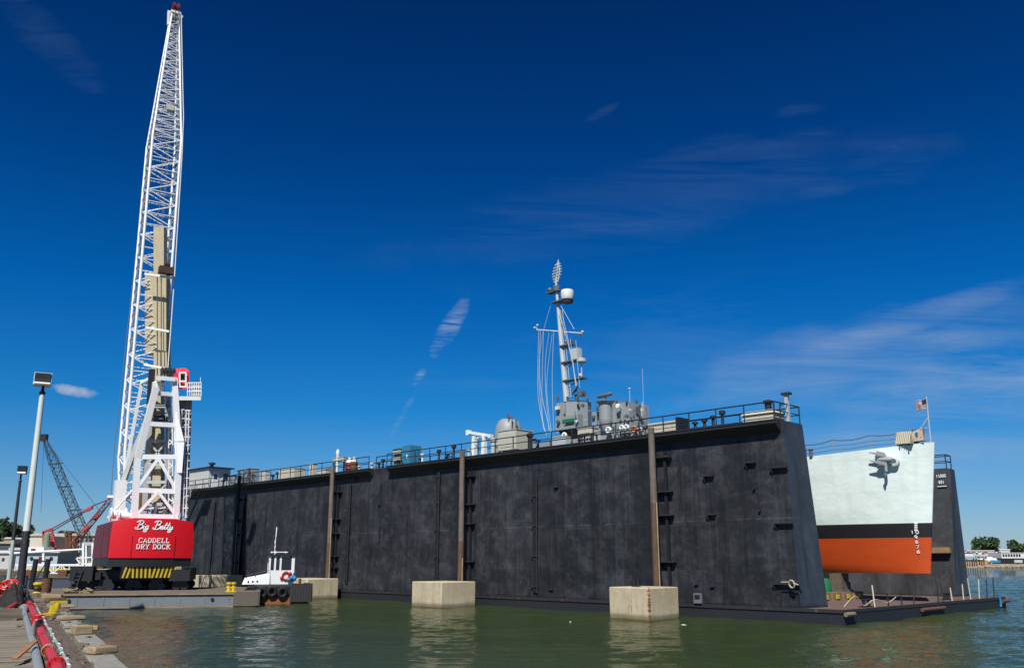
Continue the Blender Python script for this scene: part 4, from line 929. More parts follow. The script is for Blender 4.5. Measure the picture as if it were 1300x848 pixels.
# yellow double bitt at barge end
def bitts(name, label, loc, rz, s=1.0, group=None):
    t = thing(name, label, 'bitt', loc, rz, group)
    m = MB(); m.box(-.5*s,.5*s,-.28*s,.28*s,0,.08*s); part('base_plate', m, YEL, t)
    for x in (-.22,.22): m = MB(); m.lathe((x*s,0,.08*s),[(.17*s,0),(.15*s,.1*s),(.15*s,.6*s),(.24*s,.63*s),(.24*s,.78*s),(.1*s,.82*s)],14); part('post', m, YEL, t)
    m = MB(); m.lathe((-.45*s,0,.4*s),[(.08*s,0),(.08*s,.9*s)],10,(1,0,0)); part('cross_bar', m, YEL, t)
    return t
bitts('mooring_bitt', 'yellow double mooring bitt on the barge corner next to the workboat', bpos(-1.9,1.6), BA, .85)
# rope from barge to pier
p0 = bpos(-15.6,-.02,BZ+.02); p1 = at_z(87,771,1.6); m = MB(); pts = [p0.lerp(p1, i/8)-Vector((0,0,.35*math.sin(math.pi*i/8))) for i in range(9)]
m.path([p-p0 for p in pts], .06, 6); solo('mooring_line', m, RUB, 'thick black mooring line slanting down the barge side to the quay', 'rope', p0)
# debris / timber heaps on barge
for k, (x, y, lb) in enumerate(((-17.4,1.5,'tangle of pale timber offcuts on the barge left of the crane wheels'),(-13.3,1.2,'scattered yellow-brown scrap on the barge under the striped counterweight'),(-20.9,2.2,'heap of timber and hose at the barge left end'))):
    m = MB()
    for i in range(14): a_ = random.uniform(0,3.1); l_ = random.uniform(.3,1.1); cx,cy,cz = random.uniform(-1,1),random.uniform(-.3,.4),random.uniform(.08,.3); m.beam((cx-math.cos(a_)*l_/2,cy-math.sin(a_)*l_/4,cz),(cx+math.cos(a_)*l_/2,cy+math.sin(a_)*l_/4,cz+random.uniform(-.05,.2)),.13,.09)
    m.beam((-1,0,.06),(1.1,.1,.06),.2,.1)
    solo('scrap_timber', m, (WD1,WDY,WDD)[k], lb, 'scrap timber', bpos(x,y), BA)
m = MB(); m.beam((0,0,.15),(3.6,.4,.15),.3,.3); solo('loose_beam', m, WDY, 'long pale-yellow timber beam lying on the barge deck left of the crane', 'beam', bpos(-26.6,4.2), BA)
for k,(x) in enumerate((-22.55,-21.9)):
    m = MB(); m.lathe((0,0,0),[(.14,0),(.14,.7),(.2,.73),(.2,.85)],10); solo('yellow_post', m, YEL, ('left','right')[k]+' one of two short yellow posts on the barge deck left of the crane', 'post', bpos(x,4.2), BA, 'short yellow posts on the barge')
# ================================================================ CRANE "BIG BETTY"
CO = Vector((-33.7, 83.0, BZ)); CA = R(32.7)
crane = thing('barge_crane', 'tall red and white lattice-boom crane with white lettering on its red house', 'crane', CO, CA)
Rc = Matrix.Rotation(CA,3,'Z'); Rci = Rc.inverted()
def cl(p): return Rci @ (Vector(p)-CO)
zc = lambda px, py, Y: at_y(px, py, Y).z-BZ
z0h = zc(195,708,77.8); z1h = zc(195,656,77.5); zs = zc(143,661,77.2); zm = zc(195,680,77.5); zbk = zc(195,719,77.8)
# red house: hexagonal plan
plan = [(-3.42,-5.0),(-1.75,-5.55),(1.75,-5.55),(3.42,-5.0),(3.42,3.6),(-3.42,3.6)]
ztop = [zs, z1h-.08, z1h-.08, zs+.02, zs-.15, zs-.15]
m = MB(); n = 6
vs = [(x,y,z0h) for x,y in plan]+[(x,y,zm) for x,y in plan]
tp_ = [(-3.3,-4.88),(-1.7,-5.38),(1.7,-5.38),(3.3,-4.88),(3.3,3.5),(-3.3,3.5)]
vs += [(x,y,z) for (x,y),z in zip(tp_, ztop)]+[(0,-1,z1h)]
fs = [tuple(range(6))[::-1]]+[(i,(i+1)%6,6+(i+1)%6,6+i) for i in range(6)]+[(6+i,6+(i+1)%6,12+(i+1)%6,12+i) for i in range(6)]+[(12+i,12+(i+1)%6,18) for i in range(6)]
m.add(vs, fs)
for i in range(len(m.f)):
    if i in (6, 12): m.m[i] = 1  # left side faces take the darker red
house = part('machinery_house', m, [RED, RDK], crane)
m = MB()
for x_ in (-1.75,1.75): m.beam((x_,-5.56,z0h),(x_,-5.56,zm),.05,.03)
m.box(-3.44,-3.421,-3.6,-3.55,z0h,zs-.2); m.box(-3.44,-3.421,-1.2,-1.15,z0h,zs-.3); m.box(-3.47,-3.422,-4.7,-3.7,z0h+.1,zm+.1)
part('panel_joint', m, RDK, house)
pl2 = [(x*.985,y*.985) for x,y in plan]; m = MB(); m.prism(pl2, zbk, z0h-.003); part('counterweight_skirt', m, BLK, crane)
# lettering
m = MB(); yy = -5.585; s_ = 1.0
def scr(strokes, ox, oz, sc):
    for st in strokes: m.path([Vector((ox+sc*(x+.28*z), 0, oz+sc*z)) for x, z in smooth(st, 4)], .052, 6)
Bst = [[(.28,.0),(.30,.5),(.36,1.0)],[(.0,.85),(.1,1.02),(.5,1.08),(.75,.95),(.7,.7),(.36,.55)],[(.36,.55),(.75,.5),(.85,.28),(.65,.02),(.25,-.02),(.02,.1),(.05,.25)]]
ist = [[(0,.12),(.08,.42),(.1,.05),(.22,.05)],[(.12,.62),(.15,.68)]]
gst = [[(.35,.4),(.15,.42),(.02,.2),(.12,.02),(.3,.12),(.38,.42),(.32,-.2),(.1,-.35),(-.05,-.2),(.2,-.02),(.48,.1)]]
est = [[(0,.1),(.2,.2),(.32,.35),(.2,.45),(.06,.3),(.08,.08),(.25,.0),(.42,.12)]]
tst = [[(0,.1),(.12,.4),(.2,.9),(.1,.2),(.16,.02),(.32,.1)],[(-.02,.55),(.34,.58)]]
yst = [[(0,.3),(.06,.42),(.08,.1),(.25,.05),(.36,.4),(.3,-.2),(.1,-.38),(-.05,-.22),(.2,-.02),(.5,.12)]]
zt1 = zc(195,671.5,77.5)
x = -1.62; S = .66
for g, w in ((Bst,.86),(ist,.26),(gst,.62)): scr(g, x, zt1, S); x += w*S+.02
x += .22
for g, w in ((Bst,.86),(est,.42),(tst,.34),(tst,.32),(yst,.5)): scr(g, x, zt1, S); x += w*S+.015
o = part('script_lettering', m, WHT, house); yl_ = -5.585+.17*(zt1+.2-zm)/(z1h-zm); o.location = (0, yl_-.005, 0); o.rotation_euler = (0,0,0)
m = MB(); zl = zc(195,688.5,77.5); word(m, 'CADDELL', Vector((-1.20,-5.575,zl)), Vector((1,0,0)), Vector((0,0,1)), .26, .36, .105, .042)
zl2 = zc(195,696.5,77.5); word(m, 'DRY', Vector((-1.36,-5.575,zl2)), Vector((1,0,0)), Vector((0,0,1)), .26, .36, .11, .042); word(m, 'DOCK', Vector((-.02,-5.575,zl2)), Vector((1,0,0)), Vector((0,0,1)), .26, .36, .11, .042)
part('block_lettering', m, WHT, house)
# striped counterweight front
zs0 = zc(190,734,77.6); m = MB(); m.box(-2.3,2.1,-5.35,-4.6,zs0,zbk-.002); sp = part('striped_panel', m, BLK, crane)
for i in range(13):
    x = -2.15+i*.335; lean = -.02 if i < 7 else .10
    if i < 2: lean = .12
    m = MB(); m.hexa([(x-lean,-5.365,zs0+.04),(x+.15-lean,-5.365,zs0+.04),(x+.15-lean,-5.352,zs0+.04),(x-lean,-5.352,zs0+.04),(x+lean,-5.365,zbk-.04),(x+.15+lean,-5.365,zbk-.04),(x+.15+lean,-5.352,zbk-.04),(x+lean,-5.352,zbk-.04)]); part('yellow_stripe', m, YEL, sp)
# turntable + travelling carbody (frame turned with the barge)
q = BA-CA; Rq = Matrix.Rotation(q,3,'Z')
def rb(x0,x1,y0,y1,z0,z1,m=None):
    x0 = x0*.84+.1; x1 = x1*.84+.1
    m = m or MB(); m.hexa([Rq @ Vector(p) for p in ((x0,y0,z0),(x1,y0,z0),(x1,y1,z0),(x0,y1,z0),(x0,y0,z1),(x1,y0,z1),(x1,y1,z1),(x0,y1,z1))]); return m
m = MB(); m.lathe((0,0,1.2),[(2.6,0),(2.6,.5),(2.2,.55),(2.2,zbk-1.2)],30); part('turntable', m, DRK, crane)
m = rb(-4.9,4.9,-3.4,-2.3,.75,1.65); rb(-4.9,4.9,2.3,3.4,.75,1.65,m); rb(-2.6,2.6,-2.28,2.28,.8,1.4,m); rb(-5.6,-4.92,-3.6,3.6,.75,1.9,m); rb(4.92,5.5,-3.6,3.6,.75,1.8,m); part('carbody', m, BLK, crane)
for q0 in ((-5.7,-3.6,-4.9,-3.65,.8,2.0),(-3.4,-2.9,-4.6,-3.65,.9,1.5),(3.6,5.6,-4.6,-3.65,.75,1.7)): part('outrigger_box', rb(*q0), BLK, crane)
for sx in (-4.8,-2.4,.2,2.4,4.7):
    for sy in (-3.9,3.4):
        m = rb(sx-.55,sx+.55,sy-.3,sy+.3,.35,.9); bg = part('bogie', m, BLK, crane)
        for wx in (-.4,.4): w_ = MB(); c_ = Rq @ Vector(((sx+wx)*.84+.1,sy-.32,.34)); w_.lathe(c_,[(.34,0),(.34,.14),(.3,.16),(.3,.5),(.34,.52),(.34,.64)],16,Rq @ Vector((0,1,0))); part('wheel', w_, BLK, bg)
m = MB(); a = Rq @ Vector((-4.6,-5.0,.1)); m.beam(a, a+Rq @ Vector((.4,0,1.6)), .08); m.beam(a+Rq @ Vector((.5,0,0)), a+Rq @ Vector((.9,0,1.6)), .08)
for i in range(5): b_ = a+Rq @ Vector((.08*i+.05,0,.3*i+.2)); m.beam(b_, b_+Rq @ Vector((.5,0,0)), .05)
part('access_ladder', m, DRK, crane)
# ---- boom
bf = cl(at_y(169, 655, 85.5)); bt = cl(at_y(222, 19, 91.0))
def lattice(m_ch, m_br, p, q, w0, w1, nseg, rc=.1, rb_=.045, side=(1,0,0), extra_w=None):
    d_ = (q-p).normalized(); s1_ = Vector(side); s1_ = (s1_-d_*s1_.dot(d_)).normalized(); s2_ = d_.cross(s1_)
    cs = [(-1,-1),(1,-1),(1,1),(-1,1)]
    def cp(t, k): w = w0+(w1-w0)*t; return p.lerp(q,t)+s1_*(cs[k][0]*w/2)+s2_*(cs[k][1]*w/2)
    for k in range(4): m_ch.tube(cp(0,k), cp(1,k), rc, n=8)
    for i in range(nseg):
        t0 = i/nseg; t1 = (i+1)/nseg
        for k in range(4):
            j = (k+1)%4
            m_br.tube(cp(t0,k), cp(t1,j), rb_, n=5) if (i+k)%2 else m_br.tube(cp(t0,j), cp(t1,k), rb_, n=5)
            m_br.tube(cp(t0,k), cp(t0,j), rb_*.9, n=5)
    return cp
k1 = bf.lerp(bt,.10); k2 = bf.lerp(bt,.70)
for nm, a, b, w0, w1, ns, rc in (('boom_foot_section',bf,k1,1.9,2.95,4,.14),('boom_main_section',k1,k2,2.95,2.95,26,.13),('boom_tip_section',k2,bt,2.95,.75,26,.11)):
    mc = MB(); mr = MB(); lattice(mc, mr, a, b, w0, w1, ns, rc, .06 if nm!='boom_tip_section' else .048)
    o = part(nm, mc, WHT, crane); part('lacing', mr, WHT, o)
du = (bt-bf).normalized()
m = MB(); c_ = bt
m.box(c_.x-.55,c_.x+.55,c_.y-.6,c_.y+.6,c_.z-.1,c_.z+.15); m.beam(c_+Vector((-.75,-.2,.1)),c_+Vector((-.65,-.2,-1.7)),.22); m.beam(c_+Vector((.75,-.2,.0)),c_+Vector((.65,-.2,-1.5)),.2); m.box(c_.x-.8,c_.x+.8,c_.y-.3,c_.y+.3,c_.z-.15,c_.z+.05); hd = part('boom_head', m, WHT, crane)
m = MB(); m.lathe(c_+Vector((-.35,0,.75)),[(.7,0),(.7,.2),(.5,.22),(.5,.45),(.7,.47),(.7,.7)],18,(1,0,0)); part('head_sheave', m, RDK, hd)
m = MB(); m.lathe(c_+Vector((-.3,-.3,-.8)),[(.4,0),(.4,.6)],14,(1,0,0)); part('deflector_sheave', m, GRD, hd)
# hoist ropes down the boom, and jib lines
for dx, dy in ((.25,-.9),(-.1,-.9),(.4,-.95)):
    m = MB(); m.path([c_+Vector((dx,-.6,.3)), bf.lerp(bt,.3)+Vector((dx,dy,0))], .03, 5); part('hoist_rope', m, GRD, crane)
p_ = cl(at_y(221, 60, 90)); 
m = MB(); m.path([bt+Vector((.6,-.5,0)), cl(at_y(233,150,88)), cl(at_y(231,200,87)), cl(at_y(222,345,85.5)), cl(at_y(213,470,82.8))], .05, 5); part('pendant_rope', m, WHT2, crane)
m = MB(); m.path([cl(at_y(189,180,92)), cl(at_y(146,560,90)), cl(at_y(139,650,88))], .035, 5); part('boom_pendant', m, GRD, crane)
# small lamp and cross catwalks on the boom
m = MB(); p_ = cl(at_y(216,137,88.5)); m.box(p_.x-.35,p_.x+.35,p_.y-.2,p_.y+.2,p_.z-.3,p_.z+.3); part('boom_lamp', m, CRM, crane)
for y_, x0, x1 in ((350,184,219),(418,186,215),(465,183,212)):
    a = cl(at_y(x0,y_-2,84.6)); b = cl(at_y(x1,y_+3,84.6)); m = MB(); m.beam(a,b,.22,.2); part('boom_cross_beam', m, WHT, crane)
# hook block / ballast
a = cl(at_y(212,342,84.2)); m = MB(); m.box(a.x-.75,a.x+.6,a.y-.4,a.y+.4,a.z-.5,a.z+.2); m.lathe(a+Vector((-.3,0,.45)),[(.4,0),(.4,.5)],14,(1,0,0)); hb_ = part('hook_block', m, M('dark_brown_steel',(.05,.025,.015),.7,rust=.2), crane)
# tan boarded column
def tanbox(x0, x1, y0, y1, Yd, dp):
    a = at_y(x0, y1, Yd); b = at_y(x1, y1, Yd); c = at_y(x1-(0), y0, Yd); d_ = at_y(x0, y0, Yd)
    ps = [cl(p) for p in (a, b)]+[cl(p+Vector((0,dp,0))) for p in (b, a)]+[cl(p) for p in (d_, c)]+[cl(p+Vector((0,dp,0))) for p in (c, d_)]
    q = MB(); q.hexa(ps); return q
part('boarded_column', tanbox(195,208,288,346,86.3,1.0), TAN, crane)
part('boarded_panel', tanbox(184,211,345,448,86.2,1.2), TAN, crane)
part('boarded_column', tanbox(195,212,447,478,85.6,1.0), TAN, crane)
part('boarded_column', tanbox(191,204,478,640,85.0,1.0), TAN, crane)
for x0_, x1_ in ((204,205),(199,200)): m = tanbox(x0_, x1_, 352, 478, 84.9, .08); part('column_batten', m, M('batten_brown',(.13,.09,.05),.8), crane)
# ---- A-frame gantry (Y depth of front legs)
YG = 80.0; YB = 84.5
def g(px, py, Y=YG): return cl(at_y(px, py, Y))
def leg(pts, Y, w, name, mat=WHT):
    m = MB()
    for a, b in zip(pts, pts[1:]): m.beam(g(*a,Y), g(*b,Y), w)
    return part(name, m, mat, crane)
leg([(170,662),(174.5,582),(198,492)], YG, .52, 'gantry_leg')
leg([(223,662),(227,582),(221,480)], YG+1.2, .5, 'gantry_leg')
m = MB(); m.hexa([g(221,560,YG+.9),g(234,560,YG+.9),g(234,560,YG+1.5),g(221,560,YG+1.5),g(222,524,YG+.9),g(225,524,YG+.9),g(225,524,YG+1.5),g(222,524,YG+1.5)]); m.hexa([g(224,600,YG+.9),g(231,600,YG+.9),g(231,600,YG+1.5),g(224,600,YG+1.5),g(221,561,YG+.9),g(234,561,YG+.9),g(234,561,YG+1.5),g(221,561,YG+1.5)]); part('leg_gusset', m, WHT, crane)
for a, b, w in (((172,580),(229,580),.42),((187,538),(223,540),.4),((195,499),(221,501),.36),((171,622),(226,624),.42),((170,655),(226,656),.4)):
    m = MB(); m.beam(g(*a,YG-.0), g(*b,YG+1.2), w); part('gantry_cross_beam', m, WHT, crane)
for a, b, w in (((201,582),(173,621),.28),((201,582),(224,622),.28),((201,624),(173,654),.26),((201,624),(224,655),.26)):
    m = MB(); m.beam(g(*a,YG+.5), g(*b,YG+(.0 if b[0]<200 else 1.1)), w); part('diagonal_brace', m, WHT, crane)
# rear frame in light grey: the tower's own shade put into its colour
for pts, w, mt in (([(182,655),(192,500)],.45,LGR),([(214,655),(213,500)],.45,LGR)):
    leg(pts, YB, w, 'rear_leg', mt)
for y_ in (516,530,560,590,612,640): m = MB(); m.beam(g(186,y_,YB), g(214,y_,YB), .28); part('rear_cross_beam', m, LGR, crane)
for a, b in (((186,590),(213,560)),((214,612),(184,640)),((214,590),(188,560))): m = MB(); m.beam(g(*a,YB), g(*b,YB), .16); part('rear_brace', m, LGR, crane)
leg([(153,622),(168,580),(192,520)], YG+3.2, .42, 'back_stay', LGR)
leg([(160,600),(166,560),(180,486)], YG+4, .26, 'boom_backstop'); m = MB(); m.beam(g(180,486,YG+4), g(192,480,YG+3), .3); part('backstop_arm', m, WHT, crane)
leg([(150,662),(153,610)], YG+2.4, .95, 'stay_foot'); leg([(137,657),(168,622)], YG+1.5, .16, 'stay_rod'); leg([(137,630),(170,631)], YG+3.0, .22, 'stay_boom')
# interior platforms + dark stair panels
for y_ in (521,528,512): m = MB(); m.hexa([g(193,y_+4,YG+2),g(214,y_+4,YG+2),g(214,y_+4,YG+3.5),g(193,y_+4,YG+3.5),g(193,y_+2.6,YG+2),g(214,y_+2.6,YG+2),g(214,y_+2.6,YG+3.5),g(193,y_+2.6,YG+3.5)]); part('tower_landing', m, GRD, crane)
m = MB(); m.hexa([g(190,540,YG+3),g(210,540,YG+3),g(210,540,YG+3.4),g(190,540,YG+3.4),g(193,527,YG+3),g(210,527,YG+3),g(210,527,YG+3.4),g(193,527,YG+3.4)]); part('dark_plate', m, GRD, crane)  # thin dark grey plate inside the tower
# top sheave housing
m = MB(); m.hexa([g(198,482,YG-.3),g(223,484,YG+.8),g(223,484,YG+3.3),g(198,482,YG+3.3),g(198,477,YG-.3),g(223,479,YG+.8),g(223,479,YG+3.3),g(198,477,YG+3.3)]); part('gantry_head', m, WHT, crane)
m = MB(); a = g(205,472,YG+1.5)
for i in range(5): m.lathe(a+Vector((.0+i*.26,0,.05)),[(.42,0),(.42,.12)],16,(1,0,0))
part('sheave_cluster', m, BLK, crane)
m = MB(); a = g(205,491,YG+1.2); m.lathe(a+Vector((-.3,0,-.2)),[(.5,-.5),(.55,-.3),(.55,.5),(.45,.6)],16); part('winch_drum', m, WHT2, crane)
m = MB(); m.beam(g(193,469,YG+1), g(190,512,YG+1), .5, .5); part('cable_trunk', m, BLK, crane)
# ladder strip between legs right
for x0_ in (214,219): leg([(x0_,640),(x0_,520)], YG+2.4, .09, 'ladder_rail')
m = MB()
for i in range(16): y_ = 520+i*7.5; m.beam(g(214,y_,YG+2.4), g(219,y_+(4 if i%2 else -4),YG+2.4), .09)
part('ladder_lacing', m, WHT, crane)
# operator shaft, platform, cab
YS = 82.0
m = MB(); ps = [(225,645),(238,645),(238,645),(225,645)]
m.hexa([g(226,650,YS),g(238.5,650,YS),g(238.5,650,YS+2.2),g(226,650,YS+2.2),g(224,506,YS),g(244,506,YS),g(244,506,YS+2.2),g(224,506,YS+2.2)])
sh = part('lift_shaft', m, M('shaft_grey',(.17,.17,.19),.6,var=.3,streak=.3), crane)
for px_t, px_b in ((236.5,232.5),(240,236),(231,228)):
    m = MB(); m.tube(g(px_t,520,YS-.35), g(px_b,655,YS-.35), .05, n=6)
    for i in range(12):
        t_ = i/12+random.uniform(-.02,.02); a = g(px_t,520,YS-.35).lerp(g(px_b,655,YS-.35), t_); m.beam(a+Vector((-.15,0,0)), a+Vector((.18,0,.05)), .09)
    part('shaft_ladder', m, WHT, sh)
m = MB(); m.hexa([g(222,508,YS-.8),g(255,508,YS-.8),g(255,508,YS+2.4),g(222,508,YS+2.4),g(222,503,YS-.8),g(255,503,YS-.8),g(255,503,YS+2.4),g(222,503,YS+2.4)]); plt = part('cab_platform', m, WHT2, crane)
m = MB()
for y_ in (486,492,497): m.tube(g(238,y_,YS-.8), g(255.5,y_,YS-.8), .05, n=6); m.tube(g(255.5,y_,YS-.8), g(255.5,y_,YS+2.4), .05, n=6)
for i in range(7): m.tube(g(238+i*2.9,503,YS-.8), g(238+i*2.9,486,YS-.8), .045, n=6)
part('platform_railing', m, WHT, plt)
m = MB(); m.hexa([g(243,502,YS-.74),g(254.5,502,YS-.74),g(254.5,502,YS-.70),g(243,502,YS-.70),g(243,487,YS-.74),g(254.5,487,YS-.74),g(254.5,487,YS-.70),g(243,487,YS-.70)]); part('mesh_screen', m, LGR, plt)
m = MB(); m.hexa([g(221,494,YS-.2),g(241,494,YS-.2),g(241,494,YS+1.8),g(221,494,YS+1.8),g(220,474,YS-.2),g(240.5,472,YS-.2),g(240.5,472,YS+1.8),g(220,474,YS+1.8)]); m.hexa([g(220,473.5,YS-.2),g(240.5,471.5,YS-.2),g(240.5,471.5,YS+1.8),g(220,473.5,YS+1.8),g(224,468,YS+.1),g(236,467,YS+.1),g(236,467,YS+1.5),g(224,468,YS+1.5)]); cab = part('operator_cab', m, RED, crane)
m = MB()
for a, b in (((228,492),(228,473)),((236,492),(236,473)),((228,473),(237,473)),((228,484),(237,484)),((228,491),(237,491))): m.beam(g(*a,YS-.5), g(*b,YS-.5), .14)
part('cab_frame', m, WHT, cab)
m = MB(); m.hexa([g(229,483,YS-.25),g(235,483,YS-.25),g(235,483,YS-.22),g(229,483,YS-.22),g(229,475,YS-.25),g(235,475,YS-.25),g(235,475,YS-.22),g(229,475,YS-.22)]); part('cab_window', m, GLS, cab)
m = MB(); m.tube(g(254.5,486,YS-.7), g(254.5,479,YS-.7), .03, n=5); part('whip_aerial', m, WHT, plt)
# machinery on house roof: winches, pipes
for px_, py_, Y_, r_, nm in ((160,655,YG,.45,'winch_drum'),(150,653,YG+1,.5,'winch_drum'),(205,650,YG+1.5,.75,'hoist_drum')):
    a = g(px_,py_,Y_); m = MB(); m.lathe(a-Vector((.7,0,0)),[(r_*1.2,0),(r_*1.2,.12),(r_*.7,.14),(r_*.7,1.2),(r_*1.2,1.22),(r_*1.2,1.35)],16,(1,0,0)); part(nm, m, WHT if px_<200 else GRD, crane)
m = MB()
for i in range(10): a = g(random.uniform(178,222),random.uniform(640,655),YG+random.uniform(.5,2)); m.beam(a, a+Vector((random.uniform(-.9,.9),random.uniform(-.4,.4),random.uniform(-.2,.3))), .12)
m.beam(g(178,644,YG+1), g(222,646,YG+1.5), .18); part('roof_pipework', m, WHT2, crane)
m = MB(); m.path(smooth([g(232,656,YG+2),g(231.5,645,YG+2),g(234,640,YG+2),g(236.5,645,YG+2),g(236,657,YG+2)]), .12, 8); part('exhaust_loop', m, WHT, crane)
m = MB(); m.tube(g(175,648,YG+.7), g(176,622,YG+.7), .32, n=12); part('yellow_stained_pipe', m, M('stained_cream',(.55,.47,.22),.6,rust=.25), crane)
# ================================================================ WORKBOAT
p = at_z(352, 767, 0); WA = BA+R(3)
wb = thing('workboat', 'small black-hulled workboat with white wheelhouse and tyre fenders moored at the barge end', 'workboat', at_z(346, 766, 0)+Vector((0,1.6,0)), WA)
wb.scale = (.93,.93,1.06)
sc = .0655*1.04
hullp = [(-2.6,-1.0),(-1.9,-1.5),(2.4,-1.5),(2.8,-1.1),(2.8,1.1),(2.4,1.5),(-1.9,1.5),(-2.6,1.0)]
m = MB(); m.prism([(x*.97,y*.95) for x,y in hullp], -.4, .55); m.mi = 1; m.prism(hullp, .553, 1.45); hl = part('hull', m, [M('rusty_orange_hull',(.24,.08,.025),.7,var=.5,sc=2,rust=.2), BLK], wb); bv = hl.modifiers.new('b','BEVEL'); bv.width = .09; bv.segments = 3
m = MB(); m.prism([(x*.94,y*.92) for x,y in hullp], 1.455, 1.5); part('deck', m, DRK, wb)
m = MB(); [m.box(1.0+i*.245,1.0+i*.245+.22,-1.66-.03*(i%2),-1.52,.12,1.55-.04*(i%3)) for i in range(8)]; m.lathe((2.75,-1.2,.1),[(.3,0),(.33,.7),(.3,1.45)],12); m.lathe((2.75,1.1,.1),[(.3,0),(.33,.7),(.3,1.45)],12); m.box(2.82,3.0,-1.2,1.1,.2,1.5); part('bow_fender', m, M('ribbed_rubber',(.03,.03,.032),.8,var=.6,sc=4), wb)
tyre = MB(); tyre.torus((0,0,0), .34, .15, (0,1,0), 20, 8); tym = tyre.mesh('tyre_fender', RUB)
for i, x in enumerate((-2.6,-1.55,-.65,.3)):
    o = part('tyre_fender', tym, None, wb); o.location = (x,-1.66,.95-.08*(i%2)); o.rotation_euler = (R(8),0,R(4*i-6))
m = MB(); m.hexa([(-3.3,-1.1,1.5),(-.9,-1.2,1.5),(-.9,1.2,1.5),(-3.3,.9,1.5),(-3.1,-.9,2.0),(-.9,-1.1,2.35),(-.9,1.1,2.35),(-3.1,.7,2.0)]); fo_ = part('foredeck_trunk', m, WHT, wb)
m = MB()
for x in (-2.8,-2.4,-2.0): m.lathe((x,-1.09,1.72),[(.09,0),(.09,.05)],10,(0,-1,0))
part('porthole', m, BLK, fo_)
wx0, wx1 = -1.05, 1.3
m = MB(); m.box(wx0,wx1,-1.0,1.0,1.5,2.6)
for x in (wx0,wx0+.48,wx0+.98,wx1-.28): m.box(x,x+(.17 if x<wx1-.3 else .28),-1.0,-.9,2.6,3.75); m.box(x,x+.17,.9,1.0,2.6,3.75)
m.box(wx1-.1,wx1,-.9,.9,3.5,3.75); m.box(wx1-.1,wx1,-.1,.1,2.6,3.5); m.box(wx0,wx0+.1,-.9,.9,3.5,3.75)
wh = part('wheelhouse', m, WHT, wb)
m = MB(); m.box(wx0+.06,wx1-.06,-.96,-.93,2.6,3.6); m.box(wx1-.06,wx1-.03,-.9,.9,2.6,3.5); m.box(wx0+.03,wx0+.06,-.9,.9,2.6,3.5); part('windows', m, GLS, wh)
m = MB(); m.box(wx0-.25,wx1+.15,-1.15,1.15,3.755,3.86); part('roof', m, BLK, wh)
m = MB(); m.tube((-.55,0,3.86),(-.5,0,6.0),.035); m.tube((-.5,0,5.3),(-.47,0,6.1),.05); m.tube((-.9,0,4.05),(.7,0,4.05),.04)
for x in (-.8,-.4,.5): m.ball((x,-.2,4.02),.085)
part('mast', m, WHT, wb)
m = MB(); m.torus((.55,-1.06,2.15),.3,.09,(0,1,0)); m.ball((.95,-1.1,2.35),.14); m.ball((.15,-1.1,2.0),.13); part('life_ring', m, RED2, wb)
m = MB(); m.ball((1.1,-1.15,2.0),.2); m.ball((1.35,-1.1,1.95),.22); m.ball((.85,-1.15,1.85),.18); m.tube((1.2,-1.0,1.7),(1.3,-1.05,2.4),.1); part('tarpaulin_bundle', m, BLU, wb)
m = MB(); m.lathe((1.9,-.8,1.5),[(.12,0),(.12,.4),(.16,.42)],10); part('deck_bitt', m, RST, wb)
m = MB(); m.path([(-3.0,-1.0,2.2),(-2.2,-1.1,2.35),(-.95,-1.15,2.6)],.03,5)
for q_ in ((-3.0,-1.0,2.0,2.2),(-2.2,-1.1,2.1,2.35)): m.tube(q_[:3],(q_[0],q_[1],q_[3]),.03,n=5)
part('bow_rail', m, DRK, wb)
# ================================================================ QUAY (foreground)
PZ = 1.6; PO = at_z(165,848,PZ); PO.z = 0; PA = R(28.6)
Rp = Matrix.Rotation(PA,3,'Z'); Rpi = Rp.inverted()
def pl(px, py, z=PZ): return Rpi @ (at_z(px, py, z)-PO)     # quay frame: x to the water, y along
m = MB(); m.box(-70,-.02,-40,50,-3,PZ-.25); struct('quay_wall', m, M('quay_face',(.12,.11,.09),.9,var=.5), PO, PA)
m = MB(); m.box(-70,-1.9,-40,50,PZ-.25,PZ-.13); struct('quay_ground', m, M('quay_dirt',(.16,.14,.12),.95,var=.5,sc=.7,streak=0), PO, PA)
# dark timber strip (whaler) and stone kerb slabs
xs = pl(62,848).x
m = MB(); m.box(-1.9,-.60,-40,50,PZ-.24,PZ-.012); struct('timber_walkway', m, WDD, PO, PA)
random.seed(11)
y = -3.0; k = 0; KST = M('kerb_granite',(.25,.245,.215),.95,var=.9,sc=2.6,streak=.1,rust=.12,rustcol=(.12,.10,.075),bmp=.9)
while y < 48:
    L_ = random.uniform(1.6,3.2); m = MB(); z_ = PZ+random.uniform(-.03,.04); dx = random.uniform(-.05,.08)
    m.hexa([(-.29,-L_/2+.02,-.24),(.32,-L_/2+.02,-.24),(.32,L_/2-.02,-.24),(-.29,L_/2-.02,-.24),(-.27,-L_/2+.02,0),(.28,-L_/2+.04,.0),(.28,L_/2-.04,-.01),(-.27,L_/2-.02,.0)])
    o = struct('kerb_stone', m, KST, PO+Rp @ Vector((-.27+dx,y+L_/2,z_)), PA+random.uniform(-.02,.02)); bv = o.modifiers.new('b','BEVEL'); bv.width=.03; bv.segments=2
    y += L_; k += 1
